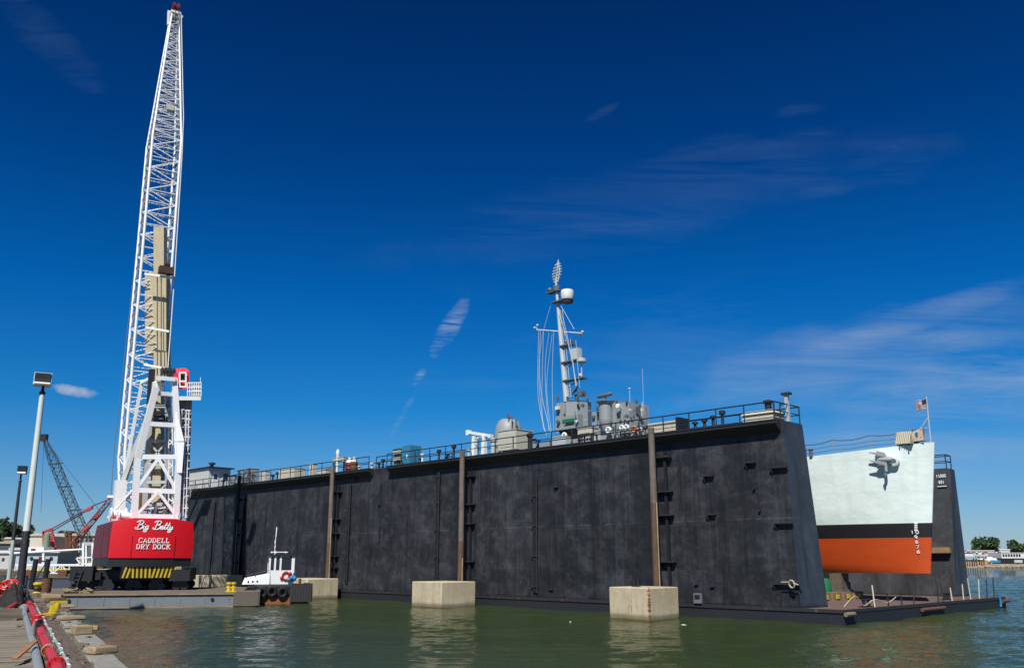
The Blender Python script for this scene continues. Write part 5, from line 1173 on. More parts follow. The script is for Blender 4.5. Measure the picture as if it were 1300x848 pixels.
# timber decking to the left
random.seed(5)
m = MB(); y = -6
while y < 16.3:
    w_ = random.uniform(.24,.30); zz = PZ+.02+random.uniform(-.014,.014); x1_ = -1.55
    m.box(-26,x1_,y,y+w_-.025,PZ-.12,zz); y += w_
struct('timber_deck', m, WD1, PO, PA)
m = MB(); m.box(-26,-4.1,16.5,17.0,PZ-.1,PZ+.42); m.box(-4.07,-1.7,16.52,17.0,PZ-.1,PZ+.40); solo('timber_baulk', m, wood('baulk_wood',(.10,.08,.06),(.19,.155,.12),0), 'squared grey timber baulk lying across the far edge of the plank deck', 'baulk', PO, PA)
# loose blocks along the kerb (positions from the photo)
def chunk(px, py, sx, sy, sz, mat, name, label, cat, rz=0.0, tilt=0.0, group=None):
    b_ = at_z(px, py, PZ+.03); m = MB(); m.hexa([(-sx/2,-sy/2,0),(sx/2,-sy/2,0),(sx/2,sy/2,0),(-sx/2,sy/2,0),(-sx/2+.03,-sy/2+.02,sz),(sx/2-.02,-sy/2+.03,sz*.9),(sx/2-.04,sy/2-.03,sz*.95),(-sx/2+.02,sy/2-.02,sz)])
    o = solo(name, m, mat, label, cat, b_, PA+rz*1.6, group); bv = o.modifiers.new('b','BEVEL'); bv.width=.03; bv.segments=2; return o
chunk(129,829,.62,.34,.16,WDY,'timber_offcut','cut yellow-brown timber block lying across the kerb stones nearest the camera','timber block',.35,group='timber blocks on the kerb')
chunk(103,805,.5,.42,.26,WDY,'timber_offcut','upright pale timber block on the kerb, second from the camera','timber block',.15,group='timber blocks on the kerb')
chunk(111,800,.6,.35,.14,wood('brown_offcut',(.25,.15,.07),(.36,.24,.12),0),'timber_offcut','flat brown timber block just behind the upright pale block','timber block',-.1,group='timber blocks on the kerb')
chunk(90,786,.85,.5,.13,WDY,'timber_offcut','thin pale timber slab on the kerb in front of the yellow cleat','timber block',.2,group='timber blocks on the kerb')
chunk(80,771,.9,.45,.13,WDY,'timber_offcut','wide pale timber slab behind the yellow cleat','timber block',.0,group='timber blocks on the kerb')
chunk(70,764,.9,.5,.22,WDD,'timber_offcut','dark brown timber chunk behind the wide pale slab','timber block',.2,group='timber blocks on the kerb')
chunk(66,760,1.0,.4,.25,wood('brown_offcut',(.25,.15,.07),(.36,.24,.12),0),'timber_offcut','orange-brown timber chunk at the quay end','timber block',-.2,group='timber blocks on the kerb')
rd = random.Random(8); m = MB()
for i in range(230):
    x = rd.uniform(-1.85,.0) if rd.random() < .75 else rd.uniform(-1.5,-.5); y = rd.uniform(-1,46)**1.0; sz = rd.uniform(.015,.07)*(1+.6*(y>15)); z = PZ+.005
    a_ = rd.uniform(0,3.1); l_ = sz*rd.uniform(1,4); m.hexa([Vector((x,y,z))+Matrix.Rotation(a_,3,'Z') @ Vector(q) for q in ((-l_,-sz,0),(l_,-sz,0),(l_*.8,sz,0),(-l_,sz*.8,0),(-l_*.7,-sz*.6,sz),(l_*.8,-sz*.5,sz*.7),(l_*.6,sz*.6,sz),(-l_*.8,sz*.5,sz*.8))])
tag(solo('quay_debris', m, M('debris_mixed',(.13,.10,.07),.95,var=.9,sc=9), 'chips of wood and grit scattered along the quay edge', 'debris', PO, PA), kind='stuff')
# yellow cleat
p0 = at_z(63,781,PZ); t = thing('mooring_cleat', 'yellow horned mooring cleat on the quay edge', 'cleat', p0, PA+.2); t.scale = (.6,.6,.6)
m = MB(); m.box(-.38,.38,-.3,.3,0,.14); part('base_plate', m, YEL, t)
m = MB(); m.hexa([(-.05,-.2,.14),(.25,-.2,.14),(.25,.2,.14),(-.05,.2,.14),(.05,-.14,.75),(.3,-.14,.75),(.3,.14,.75),(.05,.14,.75)]); m.box(-.02,.9,-.15,.15,.72,.86); m.lathe((.35,0,.55),[(.2,-.2),(.23,0),(.2,.2)],12); part('horn', m, YEL, t)
# yellow bollard further back
p0 = at_z(47,754,PZ); t = thing('mooring_bollard', 'yellow mushroom-shaped bollard between the light pole and the barge', 'bollard', p0, PA); t.scale = (.55,.55,.55)
m = MB(); m.lathe((0,0,0),[(.5,0),(.5,.12),(.3,.3),(.28,.9)],18); part('column', m, YEL, t)
m = MB(); m.lathe((0,0,.9),[(.3,0),(.52,.12),(.52,.28),(.35,.38)],18); part('head', m, YEL, t); m = MB(); m.torus((0,0,.45),.36,.08); m.torus((0,0,.62),.34,.07); part('black_rope', m, RUB, t)
p0 = at_z(33,757,PZ); m = MB(); m.lathe((0,0,0),[(.3,0),(.3,.1),(.2,.2),(.2,.5),(.3,.6),(.2,.7)],14); solo('mooring_bollard', m, YEL, 'small yellow bollard just right of the light pole foot', 'bollard', p0, PA).scale = (.55,.55,.55)
m = MB(); m.box(-1.2,1.2,-.5,.5,0,.25); solo('concrete_slab', m, CON2, 'pale grey concrete slab lying on the quay behind the yellow cleat', 'slab', at_z(52,764,PZ), PA).scale = (.7,.7,.5)
# pipes
def ppath(pix, z): return [at_z(x, y, z) for x, y in pix]
zr = PZ+.16
red = ppath([(80,880),(73,848),(60,820),(52,802),(46,786),(40,772),(36,764)], zr)
rp = thing('fire_main', 'red flanged fire main pipe running along the quay', 'pipe', red[0]); r0 = red[0]
m = MB(); m.path([p-r0 for p in red], .10, 14); part('pipe', m, RED2, rp)
def flange(px, py, rr, ln=.06):
    p = at_z(px, py, zr)-r0; d_ = (at_z(px-4, py-10, zr)-at_z(px, py, zr)).normalized()
    m = MB(); m.lathe(p-d_*ln, [(rr,0),(rr,ln*.8),(rr*.8,ln*.9),(rr*.8,ln*1.1),(rr,ln*1.2),(rr,ln*2)], 20, d_); f_ = part('flange', m, RED2, rp)
    a_ = d_.cross(Vector((0,0,1))).normalized(); b_ = a_.cross(d_)
    for k in range(8): t_ = k*math.pi/4+.3; c_ = p+(a_*math.cos(t_)+b_*math.sin(t_))*rr*.88; m = MB(); m.tube(c_-d_*(ln+.025), c_+d_*(ln+.025), .014, n=6); part('bolt', m, DRK, f_)
flange(71.5,845,.165,.05); flange(51,798,.15,.07); flange(47.5,788,.17,.04); flange(39.5,770,.16,.06)
p = at_z(47.5,792,zr)-r0; m = MB(); m.lathe(p-Vector((0,0,.05)),[(.13,-.08),(.16,0),(.16,.14),(.12,.2)],16); part('valve_body', m, RED2, rp)
m = MB(); m.torus(p+Vector((0,0,.25)),.15,.018); m.tube(p,p+Vector((0,0,.25)),.03); m.tube(p+Vector((-.15,0,.25)),p+Vector((.15,0,.25)),.015); part('valve_wheel', m, RED2, rp)
p = at_z(60.5,826,zr)-r0; m = MB()
for k in range(4): m.torus(p+Vector((-.02*k,.05*k,0)), .115+.008*(k%2), .018, (-.45,.88,0.05), 18, 6)
m.path(smooth([p+Vector((.08,0,.08)),p+Vector((.2,-.1,-.05)),p+Vector((.32,.2,-.1)),p+Vector((.2,.5,-.12))]),.02,6); part('rope_lashing', m, M('old_rope',(.26,.20,.10),.9), rp)
# secondary red branch at far end
br_ = ppath([(36,764),(31,761),(22,765),(10,772)], zr); b0 = br_[0]; m = MB(); m.path([p-b0 for p in smooth([tuple(q) for q in br_],4) for p in [Vector(p)]], .08, 12); t = thing('fire_main_branch', 'short red branch pipe turning left off the fire main', 'pipe', b0)
part('pipe', m, RED2, t); m = MB(); m.lathe(br_[1]-b0,[(.15,-.05),(.15,.05)],16,(1,.4,0)); part('flange', m, RED2, t)
# grey pipe
gp = ppath([(57,880),(49,848),(44,822),(38,802),(33,785),(30,774)], PZ+.12); g0 = gp[0]
t = thing('grey_pipe', 'weathered grey steel pipe lying left of the red fire main', 'pipe', g0); m = MB(); m.path([p-g0 for p in gp], .085, 14); part('pipe', m, GAL, t)
p = gp[-1]-g0; m = MB(); m.lathe(p,[(.09,-.3),(.14,-.27),(.16,-.1),(.16,.2),(.12,.4),(.18,.45),(.18,.55),(.1,.6)],16,(-.45,.88,.05)); part('coupling', m, M('cast_grey',(.2,.21,.22),.7), t)
# upright grey elbow with brown prop
p0 = at_z(42,815,PZ+.05); t = thing('pipe_stub', 'open grey pipe elbow standing beside the red fire main', 'pipe', p0, PA); t.scale = (.6,.6,.6)
m = MB(); m.path(smooth([(-.05,.1,.25),(-.03,.05,.5),(.02,-.05,.68),(.1,-.22,.75)]), .12, 14); part('elbow', m, GAL, t); m = MB(); m.lathe((.1,-.22,.75),[(.13,-.02),(.15,0),(.15,.08),(.10,.09),(.09,-.05)],16,(.4,-.8,.15)); part('rim', m, DRK, t)
a = at_z(18,838,PZ+.12); b = at_z(45,813,PZ+.33); m = MB(); m.beam((0,0,.03), b-a, .11, .035); solo('wooden_prop', m, wood('prop_wood',(.22,.10,.04),(.34,.18,.08),0), 'brown wooden board leaning against the grey pipe', 'board', a)
# hose with white clips and chain
hp_ = ppath([(97,880),(88,848),(79,828),(70,812),(60,795),(53,782),(46,770),(43,766)], PZ+.06); h0 = hp_[0]
t = thing('cable_hose', 'pale blue-grey armoured hose with white clips running beside the timber walkway', 'hose', h0)
sp_ = [Vector(p) for p in smooth([tuple(q) for q in hp_], 8)]
m = MB(); m.path([p-h0 for p in sp_], .034, 8); part('hose', m, M('hose_blue_grey',(.28,.35,.38),.5,streak=0), t)
for i, p in enumerate(sp_[::3]): m = MB(); m.torus(p-h0+Vector((.03*math.sin(i*2.1),0,.0)), .040, .012, (.5*math.sin(i),.8,.4*math.cos(i*1.7)), 8, 4); part('clip', m, WHT, t)
# hose/gear heap at left edge
random.seed(3)
for k, (px, py, s_, mt, nm, lb) in enumerate(((8,770,1.0,RUB,'tarpaulin_heap','crumpled black tarpaulin heap at the left edge of the quay'),(22,768,.8,M('navy_sheet',(.015,.02,.045),.7),'tarpaulin_heap','dark blue sheet bundled beside the light pole foot'))):
    p0 = at_z(px, py, PZ); m = MB(); 
    NG = 34
    for a_ in range(NG):
        for b_ in range(NG):
            x_ = -1.5+3*a_/(NG-1); y_ = -.9+1.8*b_/(NG-1); e_ = max(0,1-(abs(x_)/1.5)**3)*max(0,1-(abs(y_)/.9)**3)
            m.v.append(Vector((x_+random.uniform(-.05,.05),y_+random.uniform(-.04,.04),e_*(.45+.35*math.sin(x_*2.3+k)+.28*abs(math.sin(x_*5+y_*4))+.18*abs(math.sin(y_*9-x_*7+2))+random.uniform(-.07,.07))))*s_)
    for a_ in range(NG-1):
        for b_ in range(NG-1): m.f.append([a_*NG+b_,(a_+1)*NG+b_,(a_+1)*NG+b_+1,a_*NG+b_+1]); m.m.append(0)
    solo(nm, m, mt, lb, 'tarpaulin', p0).scale = (.6,.6,.9)
p0 = at_z(6,757,PZ); m = MB()
for i in range(7): m.torus((random.uniform(-.7,.7),random.uniform(-.3,.3),.2+.18*i), random.uniform(.4,.8), .09, (random.uniform(-.3,.3),random.uniform(-.9,-.3),1), 18, 7)
m.lathe((-.9,0,0),[(.4,0),(.4,1.3),(.2,1.4)],12)
solo('hose_coil', m, RED2, 'heap of coiled red hose at the left edge behind the black heap', 'hose', p0).scale = (.55,.55,.6)
p0 = at_z(16,752,PZ); m = MB()
for i in range(6): m.torus((random.uniform(-.6,.6),random.uniform(-.3,.3),.2+.16*i), random.uniform(.4,.7), .08, (random.uniform(-.4,.4),random.uniform(-.9,-.3),1), 18, 7)
for i in range(3): m.tube((random.uniform(-.8,.8),0,0),(random.uniform(-.8,.8),0,1.8),.05)
solo('hose_coil', m, M('pale_hose',(.36,.36,.28),.7), 'heap of pale hose between the two light poles', 'hose', p0).scale = (.6,.6,.65)
# fence posts / dark guard near pole
p0 = at_z(41,748,PZ); t = thing('guard_rail', 'dark steel guard frame of two uprights on the quay right of the tall pole', 'guard rail', p0, R(5))
w_ = .95*scale_at(p0)*14
for x in (-.1, w_): m = MB(); m.tube((x,0,0),(x+.1,0,2.1),.17,n=10); part('upright', m, BLK, t)
m = MB(); m.beam((-.1,0,2.0),(w_+.1,0,1.9),.1); m.beam((-.1,0,.2),(w_,0,1.9),.07); part('cross_rail', m, DRK, t)
for k, (px, py, s_, mt, nm, lb, ct) in enumerate((
    (58,752,.5,RST,'steel_drum','rust-brown steel drum on the quay end right of the yellow bollard','drum'),
    (28,747,.45,M('drum_blue_grey',(.12,.17,.22),.6,rust=.2),'steel_drum','blue-grey steel drum just right of the tall light pole','drum'),
    (4,746,.55,M('drum_dark_green',(.03,.07,.05),.6,rust=.2),'steel_drum','dark green steel drum left of the short light pole','drum'))):
    t = thing(nm, lb, ct, at_z(px, py, PZ)); m = MB(); m.lathe((0,0,0),[(.29,0),(.3,.04),(.3,.3),(.315,.32),(.3,.34),(.3,.6),(.315,.62),(.3,.64),(.3,.88)],16); part('drum_body', m, mt, t); m = MB(); m.lathe((0,0,.882),[(.31,0),(.31,.03)],16); part('drum_lid', m, DRK, t)
# light poles
b_ = at_z(24.5,750,PZ); tpx = (53.5,497)
def pole(base_px, top_px, r0_, r1_, lowmat, upmat, zsplit, label, hd):
    b = at_z(*base_px, PZ); Yd = b.y
    tp = at_y(top_px[0], top_px[1], Yd); t = thing('light_pole', label, 'light pole', b); L = tp-b
    k = zsplit
    m = MB(); m.tube((0,0,0), L*k, r0_, r0_+(r1_-r0_)*k, 16); part('lower_shaft', m, lowmat, t)
    m = MB(); m.tube(L*k, L, r0_+(r1_-r0_)*k-.003, r1_, 16); part('upper_shaft', m, upmat, t)
    m = MB(); m.lathe(L,[(r1_*.8,0),(r1_*1.4,.1),(r1_*.7,.25),(.07,.6)],12); part('bracket', m, DRK, t)
    c = L+Vector((hd[3],0,.6+hd[2]/2)); q_ = hd[4]
    Rh = Matrix.Rotation(q_,3,'Z')
    def hx(x0,x1,y0,y1,z0,z1): 
        mm = MB(); mm.hexa([c+Rh @ Vector(v) for v in ((x0,y0,z0),(x1,y0,z0),(x1,y1,z0),(x0,y1,z0),(x0,y0+.08,z1),(x1,y0+.08,z1),(x1,y1,z1),(x0,y1,z1))]); return mm
    a_, d_, e_ = hd[0]/2, hd[1]/2, hd[2]/2
    h = part('floodlight', hx(-a_,a_,-d_,d_,-e_,e_), hd[5], t)
    part('visor', hx(-a_*.92,a_*.92,-d_-.03,-d_-.003,-e_*.55,e_*.9), BLK if hd[5] is WHT2 else GLS, h)
    m = MB(); m.tube(c+Rh @ Vector((-a_*.9,-d_*1.05,-e_*.8)), c+Rh @ Vector((a_*.9,-d_*1.05,-e_*.8)), .09, n=8); part('lamp_tube', m, WHT, h)
    return t
sc0 = scale_at(at_y(54,490,at_z(24.5,750,PZ).y))
pole((24.5,752),(53.5,501),.25,.16,DRK,M('pole_paint',(.62,.66,.62),.4,streak=.1),.30,'tall white light pole with dark lower shaft and a square white floodlight',(19*sc0,1.0,15*sc0,-.1,R(28),WHT2))
sc1 = scale_at(at_y(26,605,at_z(10,735,PZ).y)) if False else .05
pole((9.5,747.5),(25.5,612),.16,.09,M('pole_pale_green',(.40,.46,.42),.5),DRK,.45,'shorter dark light pole with a small black floodlight, left of the tall pole',(.62,.5,.6,.05,R(20),BLK))
# ================================================================ LEFT BACKGROUND
m = MB(); m.box(-260,-46,96,420,-2,1.6); struct('shore_ground', m, M('yard_dirt',(.20,.18,.15),.95,var=.4,sc=.3,streak=0))
def yb(px, py, Y): return at_y(px, py, Y)
def gbox(px0, px1, py0, py1, Y, dp, m=None, base=None):   # box from image rectangle at depth Y relative to base
    a = at_y(px0, py1, Y); b = at_y(px1, py0, Y); base = base or Vector((0,0,0)); m = m or MB()
    m.box(a.x-base.x, b.x-base.x, Y-base.y, Y+dp-base.y, a.z-base.z, b.z-base.z); return m
# second barge, dark
bs = at_y(75,744,88); t = thing('work_barge', 'low dark slate-grey barge lying behind the quay end, left of the crane', 'barge', bs, R(4))
m = MB(); m.box(-9,6,0,7,-1.2,.75); part('hull', m, M('slate_barge',(.055,.065,.085),.6,var=.4,rust=.12), t)
m = MB(); m.box(-9.1,6.1,-.08,7.1,.752,.86); part('deck_edge', m, M('deck_edge_wood',(.12,.11,.11),.9,var=.5), t)
m = MB(); m.box(-8,5,.5,1.0,.865,1.15); m.box(-7,-2,1.6,2.4,.865,1.4); m.box(1,4.5,1.2,2.4,.865,1.6); part('deck_cargo', m, WDD, t)
for i in range(4): m = MB(); m.box(-7+i*3.3,-6.2+i*3.3,.3,1.2,1.61 if i==3 else .87,1.5 if i<3 else 1.9); part('timber_chock', m, RST, t)
m = MB(); m.beam((2.5,.5,1.2),(5.5,.5,1.2),.5,.8); part('tan_crate', m, CRM, t)
# white truss gangway
bs = at_y(60,728,93); t = thing('gangway', 'long white truss gangway behind the slate barge', 'gangway', bs)
x0 = at_y(20,715,93).x-bs.x; x1 = at_y(118,715,93).x-bs.x; zt_ = at_y(60,717,93).z-bs.z
m = MB()
for y_ in (0,1.3): m.beam((x0,y_,0),(x1,y_,0),.14,.2); m.beam((x0,y_,zt_),(x1,y_,zt_),.14,.2)
part('chords', m, WHT, t); m = MB(); n = 10
for i in range(n):
    a_ = x0+(x1-x0)*i/n; b_ = x0+(x1-x0)*(i+1)/n; m.beam((a_,0,0),(b_,0,zt_),.09) if i%2 else m.beam((a_,0,zt_),(b_,0,0),.09); m.beam((a_,0,0),(a_,0,zt_),.08)
part('lacing', m, WHT, t); m = MB(); m.box(x0,x1,.2,1.1,.1,.14); part('walkway', m, DRK, t); m = MB(); m.box(x0+1,x1-2,-.02,.02,zt_*.35,zt_*.35+.22); part('toe_board', m, YEL, t)
# blue-grey deckhouse with portholes
bs = at_y(52,722,99); t = thing('deckhouse_boat', 'pale blue-grey houseboat cabin with round portholes and a red door', 'houseboat', bs)
m = gbox(18,74,701,724,99,5,base=bs); part('cabin', m, M('pale_blue_grey',(.40,.47,.52),.6,var=.2,streak=.3), t)
m = gbox(30,56,694,700.5,99.6,3.6,base=bs); part('upper_cabin', m, WHT2, t)
m = gbox(16,76,700.4,701.2,98.7,5.5,base=bs); part('roof', m, WHT, t)
m = MB()
for px in (40,65): p = at_y(px,708.5,98.95)-bs; m.lathe(p,[(.17,-.05),(.17,.05)],14,(0,1,0))
part('porthole', m, BLK, t); part('door', gbox(48.5,53,706.5,714,98.93,.06,base=bs), RDK, t)
part('window', gbox(39,45,696.3,698.8,99.55,.04,base=bs), RDK, t); part('hull', gbox(14,80,724.1,731,98.6,6.5,base=bs), DRK, t)
# white pipe boom on trestle
bs = at_y(60,731,96); t = thing('pipe_rack', 'long white pipe carried on slim white posts in front of the houseboat', 'pipe rack', bs)
m = MB(); m.tube(at_y(12,702.5,96)-bs, at_y(107,697,96)-bs, .11, n=10); part('pipe', m, WHT, t)
for px in (55.5,): m = MB(); m.beam(at_y(px,732,96)-bs, at_y(px,702,96)-bs, .22); part('post', m, WHT, t)
# white scaffold tower
bs = at_y(111,735,91); t = thing('scaffold_tower', 'white steel loading tower with cross rails just left of the crane house', 'tower', bs)
for px, dy in ((106,0),(109.5,2.5),(118,0)): m = MB(); m.beam(at_y(px,735,91+dy)-bs, at_y(px,690,91+dy)-bs, .22); part('post', m, WHT, t)
m = gbox(104,120,688,692,91,3,base=bs); part('top_box', m, LGR, t)
m = MB()
for y_ in (708,716,722): m.beam(at_y(97,y_,91)-bs, at_y(119,y_-1,91)-bs, .12)
m.beam(at_y(106,722,91)-bs, at_y(97,708,91)-bs, .12); part('cross_rails', m, WHT, t)
m = gbox(110,117,693,712,93,1.5,base=bs); part('inner_cabin', m, GRD, t)
# red crawler crane with low booms
bs = at_y(72,715,102); t = thing('crawler_crane', 'red crawler crane with a low red lattice boom pointing right behind the houseboat', 'crane', bs)
m = gbox(56,78,697,714,102,4,base=bs); part('house', m, M('faded_red',(.42,.05,.05),.6,var=.4,streak=.3), t)
m = gbox(75,80,704,712,101.5,1,base=bs); part('cab', m, RED2, t)
m = gbox(52,84,715,722,101.5,5,base=bs); part('track', m, BLK, t)
FR = MC['faded_red']
m = MB(); a = at_y(55,675,102)-bs; b = at_y(71,697,102)-bs; c = at_y(65,671.5,102)-bs; e = at_y(56,697,102)-bs
for p_, q_ in ((a,b),(c,b),(a,c),(a,e)): m.beam(p_, q_, .22)
for i in range(6): m.beam(a.lerp(b,i/6), c.lerp(b,(i+.5)/6), .15)
part('gantry', m, FR, t)
m = MB(); m.path([c, at_y(118,642,99)-bs, at_y(160,625,97)-bs], .06, 5); m.path([c+Vector((0,.3,-.2)), at_y(118,643.5,99)-bs], .06, 5); part('pendant_line', m, RDK, t)
m = MB(); p_ = at_y(113,646,99)-bs; m.beam(p_-Vector((.35,0,.2)), p_+Vector((.35,0,.2)), .32,.3); m2 = part('pulley_block', m, FR, t)
m = MB(); p_ = at_y(60,680,101)-bs; m.lathe(p_-Vector((0,0,1.2)),[(.36,0),(.36,.5),(.32,1.4),(.1,1.6)],12); part('exhaust_tank', m, M('pale_green',(.16,.24,.15),.6), t)
m = MB(); mr = MB(); lattice(m, mr, at_y(91,694,101)-bs, at_y(140,634,97)-bs, .6, .4, 12, .05, .028); bo = part('boom', m, FR, t); part('lacing', mr, FR, bo)
for px_, py_ in ((123,656),(109,671)):
    m = MB(); p_ = at_y(px_,py_,98.5)-bs; m.beam(p_-Vector((.3,0,.27)), p_+Vector((.3,0,.27)), .34,.3); part('pulley_block', m, FR, t)
# dark blue crane boom
bs = at_y(112,700,116); t = thing('lattice_crane', 'distant dark blue lattice crane boom leaning left against the sky', 'crane', bs)
m = MB(); mr = MB(); a = at_y(111,690,116)-bs; b = at_y(56,556,118)-bs
lattice(m, mr, a, a.lerp(b,.8), 1.1, .95, 22, .055, .028); BLC = M('dull_blue',(.03,.055,.08),.6); bo = part('boom', m, BLC, t); part('lacing', mr, BLC, bo)
m = MB(); mr = MB(); lattice(m, mr, a.lerp(b,.8), b, .95, .3, 7, .055, .028); bo = part('boom_tip', m, BLC, t); part('lacing', mr, BLC, bo)
m = MB(); m.box(b.x-.5,b.x+.4,-.3+b.y,.3+b.y,b.z-.4,b.z+.5); part('boom_head', m, BLK, t)
m = MB(); m.path([b, at_y(120,640,110)-bs, at_y(130,652,105)-bs], .045, 4); m.path([b, at_y(54,600,118)-bs, at_y(52,650,118)-bs], .025, 4); part('stay_rope', m, BLC, t)
m = gbox(100,122,688,705,115.5,5,base=bs); part('machinery_house', m, BLC, t)
m = MB(); 
for k in range(3): m.beam(a.lerp(b,.3+.22*k)+Vector((-.9,0,0)), a.lerp(b,.3+.22*k)+Vector((1.0,0,.2)), .14)
part('boom_joint', m, BLC, t)
# buildings
def building(label, px0, px1, py0, py1, Y, dp, mat, roofmat, wins=(), gable=False, wmat=GLS, name='building'):
    bs = at_y((px0+px1)/2, py1, Y); t = thing(name, label, 'building', bs)
    m = gbox(px0,px1,py0,py1,Y,dp,base=bs); part('wall', m, mat, t)
    a = at_y(px0,py0,Y)-bs; b = at_y(px1,py0,Y)-bs
    if gable:
        hgt = gable*(b.x-a.x); xm = (a.x+b.x)/2; m = MB(); m.add([(a.x-.2,-.2,a.z+.004),(b.x+.2,-.2,a.z+.004),(xm,-.2,a.z+hgt),(a.x-.2,dp+.2,a.z+.004),(b.x+.2,dp+.2,a.z+.004),(xm,dp+.2,a.z+hgt)],[(0,1,2),(3,5,4),(0,2,5,3),(1,4,5,2),(0,3,4,1)]); part('roof', m, roofmat, t)
    else: m = MB(); m.box(a.x-.25,b.x+.25,-.25,dp+.25,a.z+.002,a.z+.35); part('roof', m, roofmat, t)
    for (x0,x1,y0,y1) in wins:
        m = gbox(x0,x1,y0,y1,Y-.04,.03,base=bs); w = part('window', m, wmat, t)
    return t
TB = M('tan_brick',(.36,.30,.22),.85,var=.4); LB = M('light_stucco',(.50,.46,.37),.8,var=.25)
building('pale tan gabled shed behind the houseboat', 36,56,680,702,125,12,LB,M('pale_roof',(.42,.40,.34),.7),gable=.18)
building('flat-roofed tan brick building with dark windows left of the crane house', 68,122,680,722,132,14,TB,M('parapet',(.40,.36,.28),.8),[(76+i*5.4,79+i*5.4,683,688) for i in range(8)]+[(76+i*5.4,79+i*5.4,692,697) for i in range(8)])
building('low dark warehouse behind the short light pole', -30,17,690,714,150,14,M('dark_shed',(.06,.065,.08),.7),M('tan_roof',(.34,.29,.20),.8))
building('small pale workshop between the two light poles', 14,28,698,716,138,8,LB,M('white_roof',(.5,.5,.48),.6),[(18,21,702,706)])
building('white shed at the far left behind the poles', -20,14,702,722,118,8,M('shed_white',(.46,.47,.46),.7,streak=.4),WHT2,[(2,6,708,712)],wmat=RDK)
building('narrow tan house with pale gabled roof by the wooded slope', 3,15,684,692,170,8,TB,M('white_roof',(.5,.5,.48),.6),gable=.2)
# dark tall stacks
for k, (px, py0) in enumerate(((85,680),(89,677),(95,684))):
    bs = at_y(px, 722, 112); m = MB(); tp_ = at_y(px, py0, 112)-bs; m.tube((0,0,0), tp_, .22, n=10); m.lathe(tp_,[(.3,0),(.3,.3)],10); solo('exhaust_stack', m, RST, ('left','middle, tallest','right')[k]+' one of three rust-brown pipes standing behind the red crawler crane', 'stack', bs, 0, 'pipes behind the crawler crane')
# ---- trees
def leafmat(name, c0, c1):
    m, nt, b = newmat(name); co = ocoord(nt); n = noise(nt, co, .35, 3, .6); n2 = noise(nt, co, 3.0, 2, .6)
    col = mix(nt, rng(nt, n, .35, .65), c0, c1); col = mix(nt, rng(nt, n2, .5, .8, 0, .5), col, tuple(c*1.6 for c in c1)); nt.links.new(col, b.inputs['Base Color']); b.inputs['Roughness'].default_value = .7; return m
LF1 = leafmat('leaf_dark', (.018,.045,.014), (.035,.075,.022)); LF2 = leafmat('leaf_mid', (.035,.08,.02), (.06,.12,.03)); BRK = wood('bark', (.07,.055,.04), (.14,.11,.08), 2)
def tree(base, h, w, mat, label, seed, leaf=.5, n=900, group=None):
    rnd = random.Random(seed); t = thing('tree', label, 'tree', base, 0, group)
    m = MB(); m.tube((0,0,0),(.1*w/5,0,h*.55), w*.045+.08, w*.025+.04, 8)
    blobs = []
    for i in range(17):
        a = rnd.uniform(0,6.28); rr = rnd.uniform(.0,.36)*w; z = h*rnd.uniform(.42,.86)
        c = Vector((math.cos(a)*rr, math.sin(a)*rr*.7, z)); blobs.append((c, w*rnd.uniform(.14,.23)*(1.1-(z/h-.5)*.7)))
        m.tube((0,0,h*rnd.uniform(.25,.45)), c, w*.014+.04, .03, 5)
    part('trunk', m, BRK, t)
    f = MB()
    for i in range(n):
        c, r = rnd.choice(blobs); v = Vector((rnd.gauss(0,1),rnd.gauss(0,1),rnd.gauss(0,.85))).normalized()*r*rnd.uniform(.6,1.12); p = c+v
        s = leaf*rnd.uniform(.6,1.3); a = Vector((rnd.gauss(0,1),rnd.gauss(0,1),rnd.gauss(0,1))).normalized(); b = a.cross(Vector((rnd.gauss(0,1),rnd.gauss(0,1),rnd.gauss(0,1)))).normalized()
        f.add([p-a*s, p+b*s*.6, p+a*s, p-b*s*.6+a.cross(b)*s*.25], [(0,1,2,3)])
    o = bpy.data.objects.new('crown', f.mesh('crown', mat, False)); C.objects.link(o); o.parent = t
    for p_ in o.data.polygons: p_.use_smooth = False
    return t
def ptree(px, pyb, pyt, wpx, Y, mat, label, seed, **k):
    b = at_y(px, pyb, Y); tp = at_y(px, pyt, Y); sc = scale_at(b); return tree(b, tp.z-b.z, wpx*sc, mat, label, seed, **k)
for i, (px, pt, w) in enumerate(((-16,660,34),(-2,657,26),(9,659,24),(21,665,22),(29,664,18),(-30,655,30))):
    ptree(px, 706, pt, w*1.25, 185+i*4, LF1, ('leafy green tree past the left edge, in front','leafy green tree at the left edge behind the short pole','leafy tree between the left edge and the short pole','leafy tree between the two light poles','leafy tree directly behind the tall light pole','leafy green tree farthest past the left edge')[i], 20+i, leaf=.42, n=1500, group='trees on the left shore')
ptree(82, 700, 672, 24, 190, LF1, 'dark green treetop above the tan brick building', 40, leaf=.4, n=800)
ptree(99, 700, 675, 15, 190, LF1, 'smaller dark green treetop above the brick building roof', 41, leaf=.4, n=600)
ptree(2, 700, 648, 9, 160, LF1, 'thin dark treetop at the left edge above the trees', 42, leaf=.3, n=260)
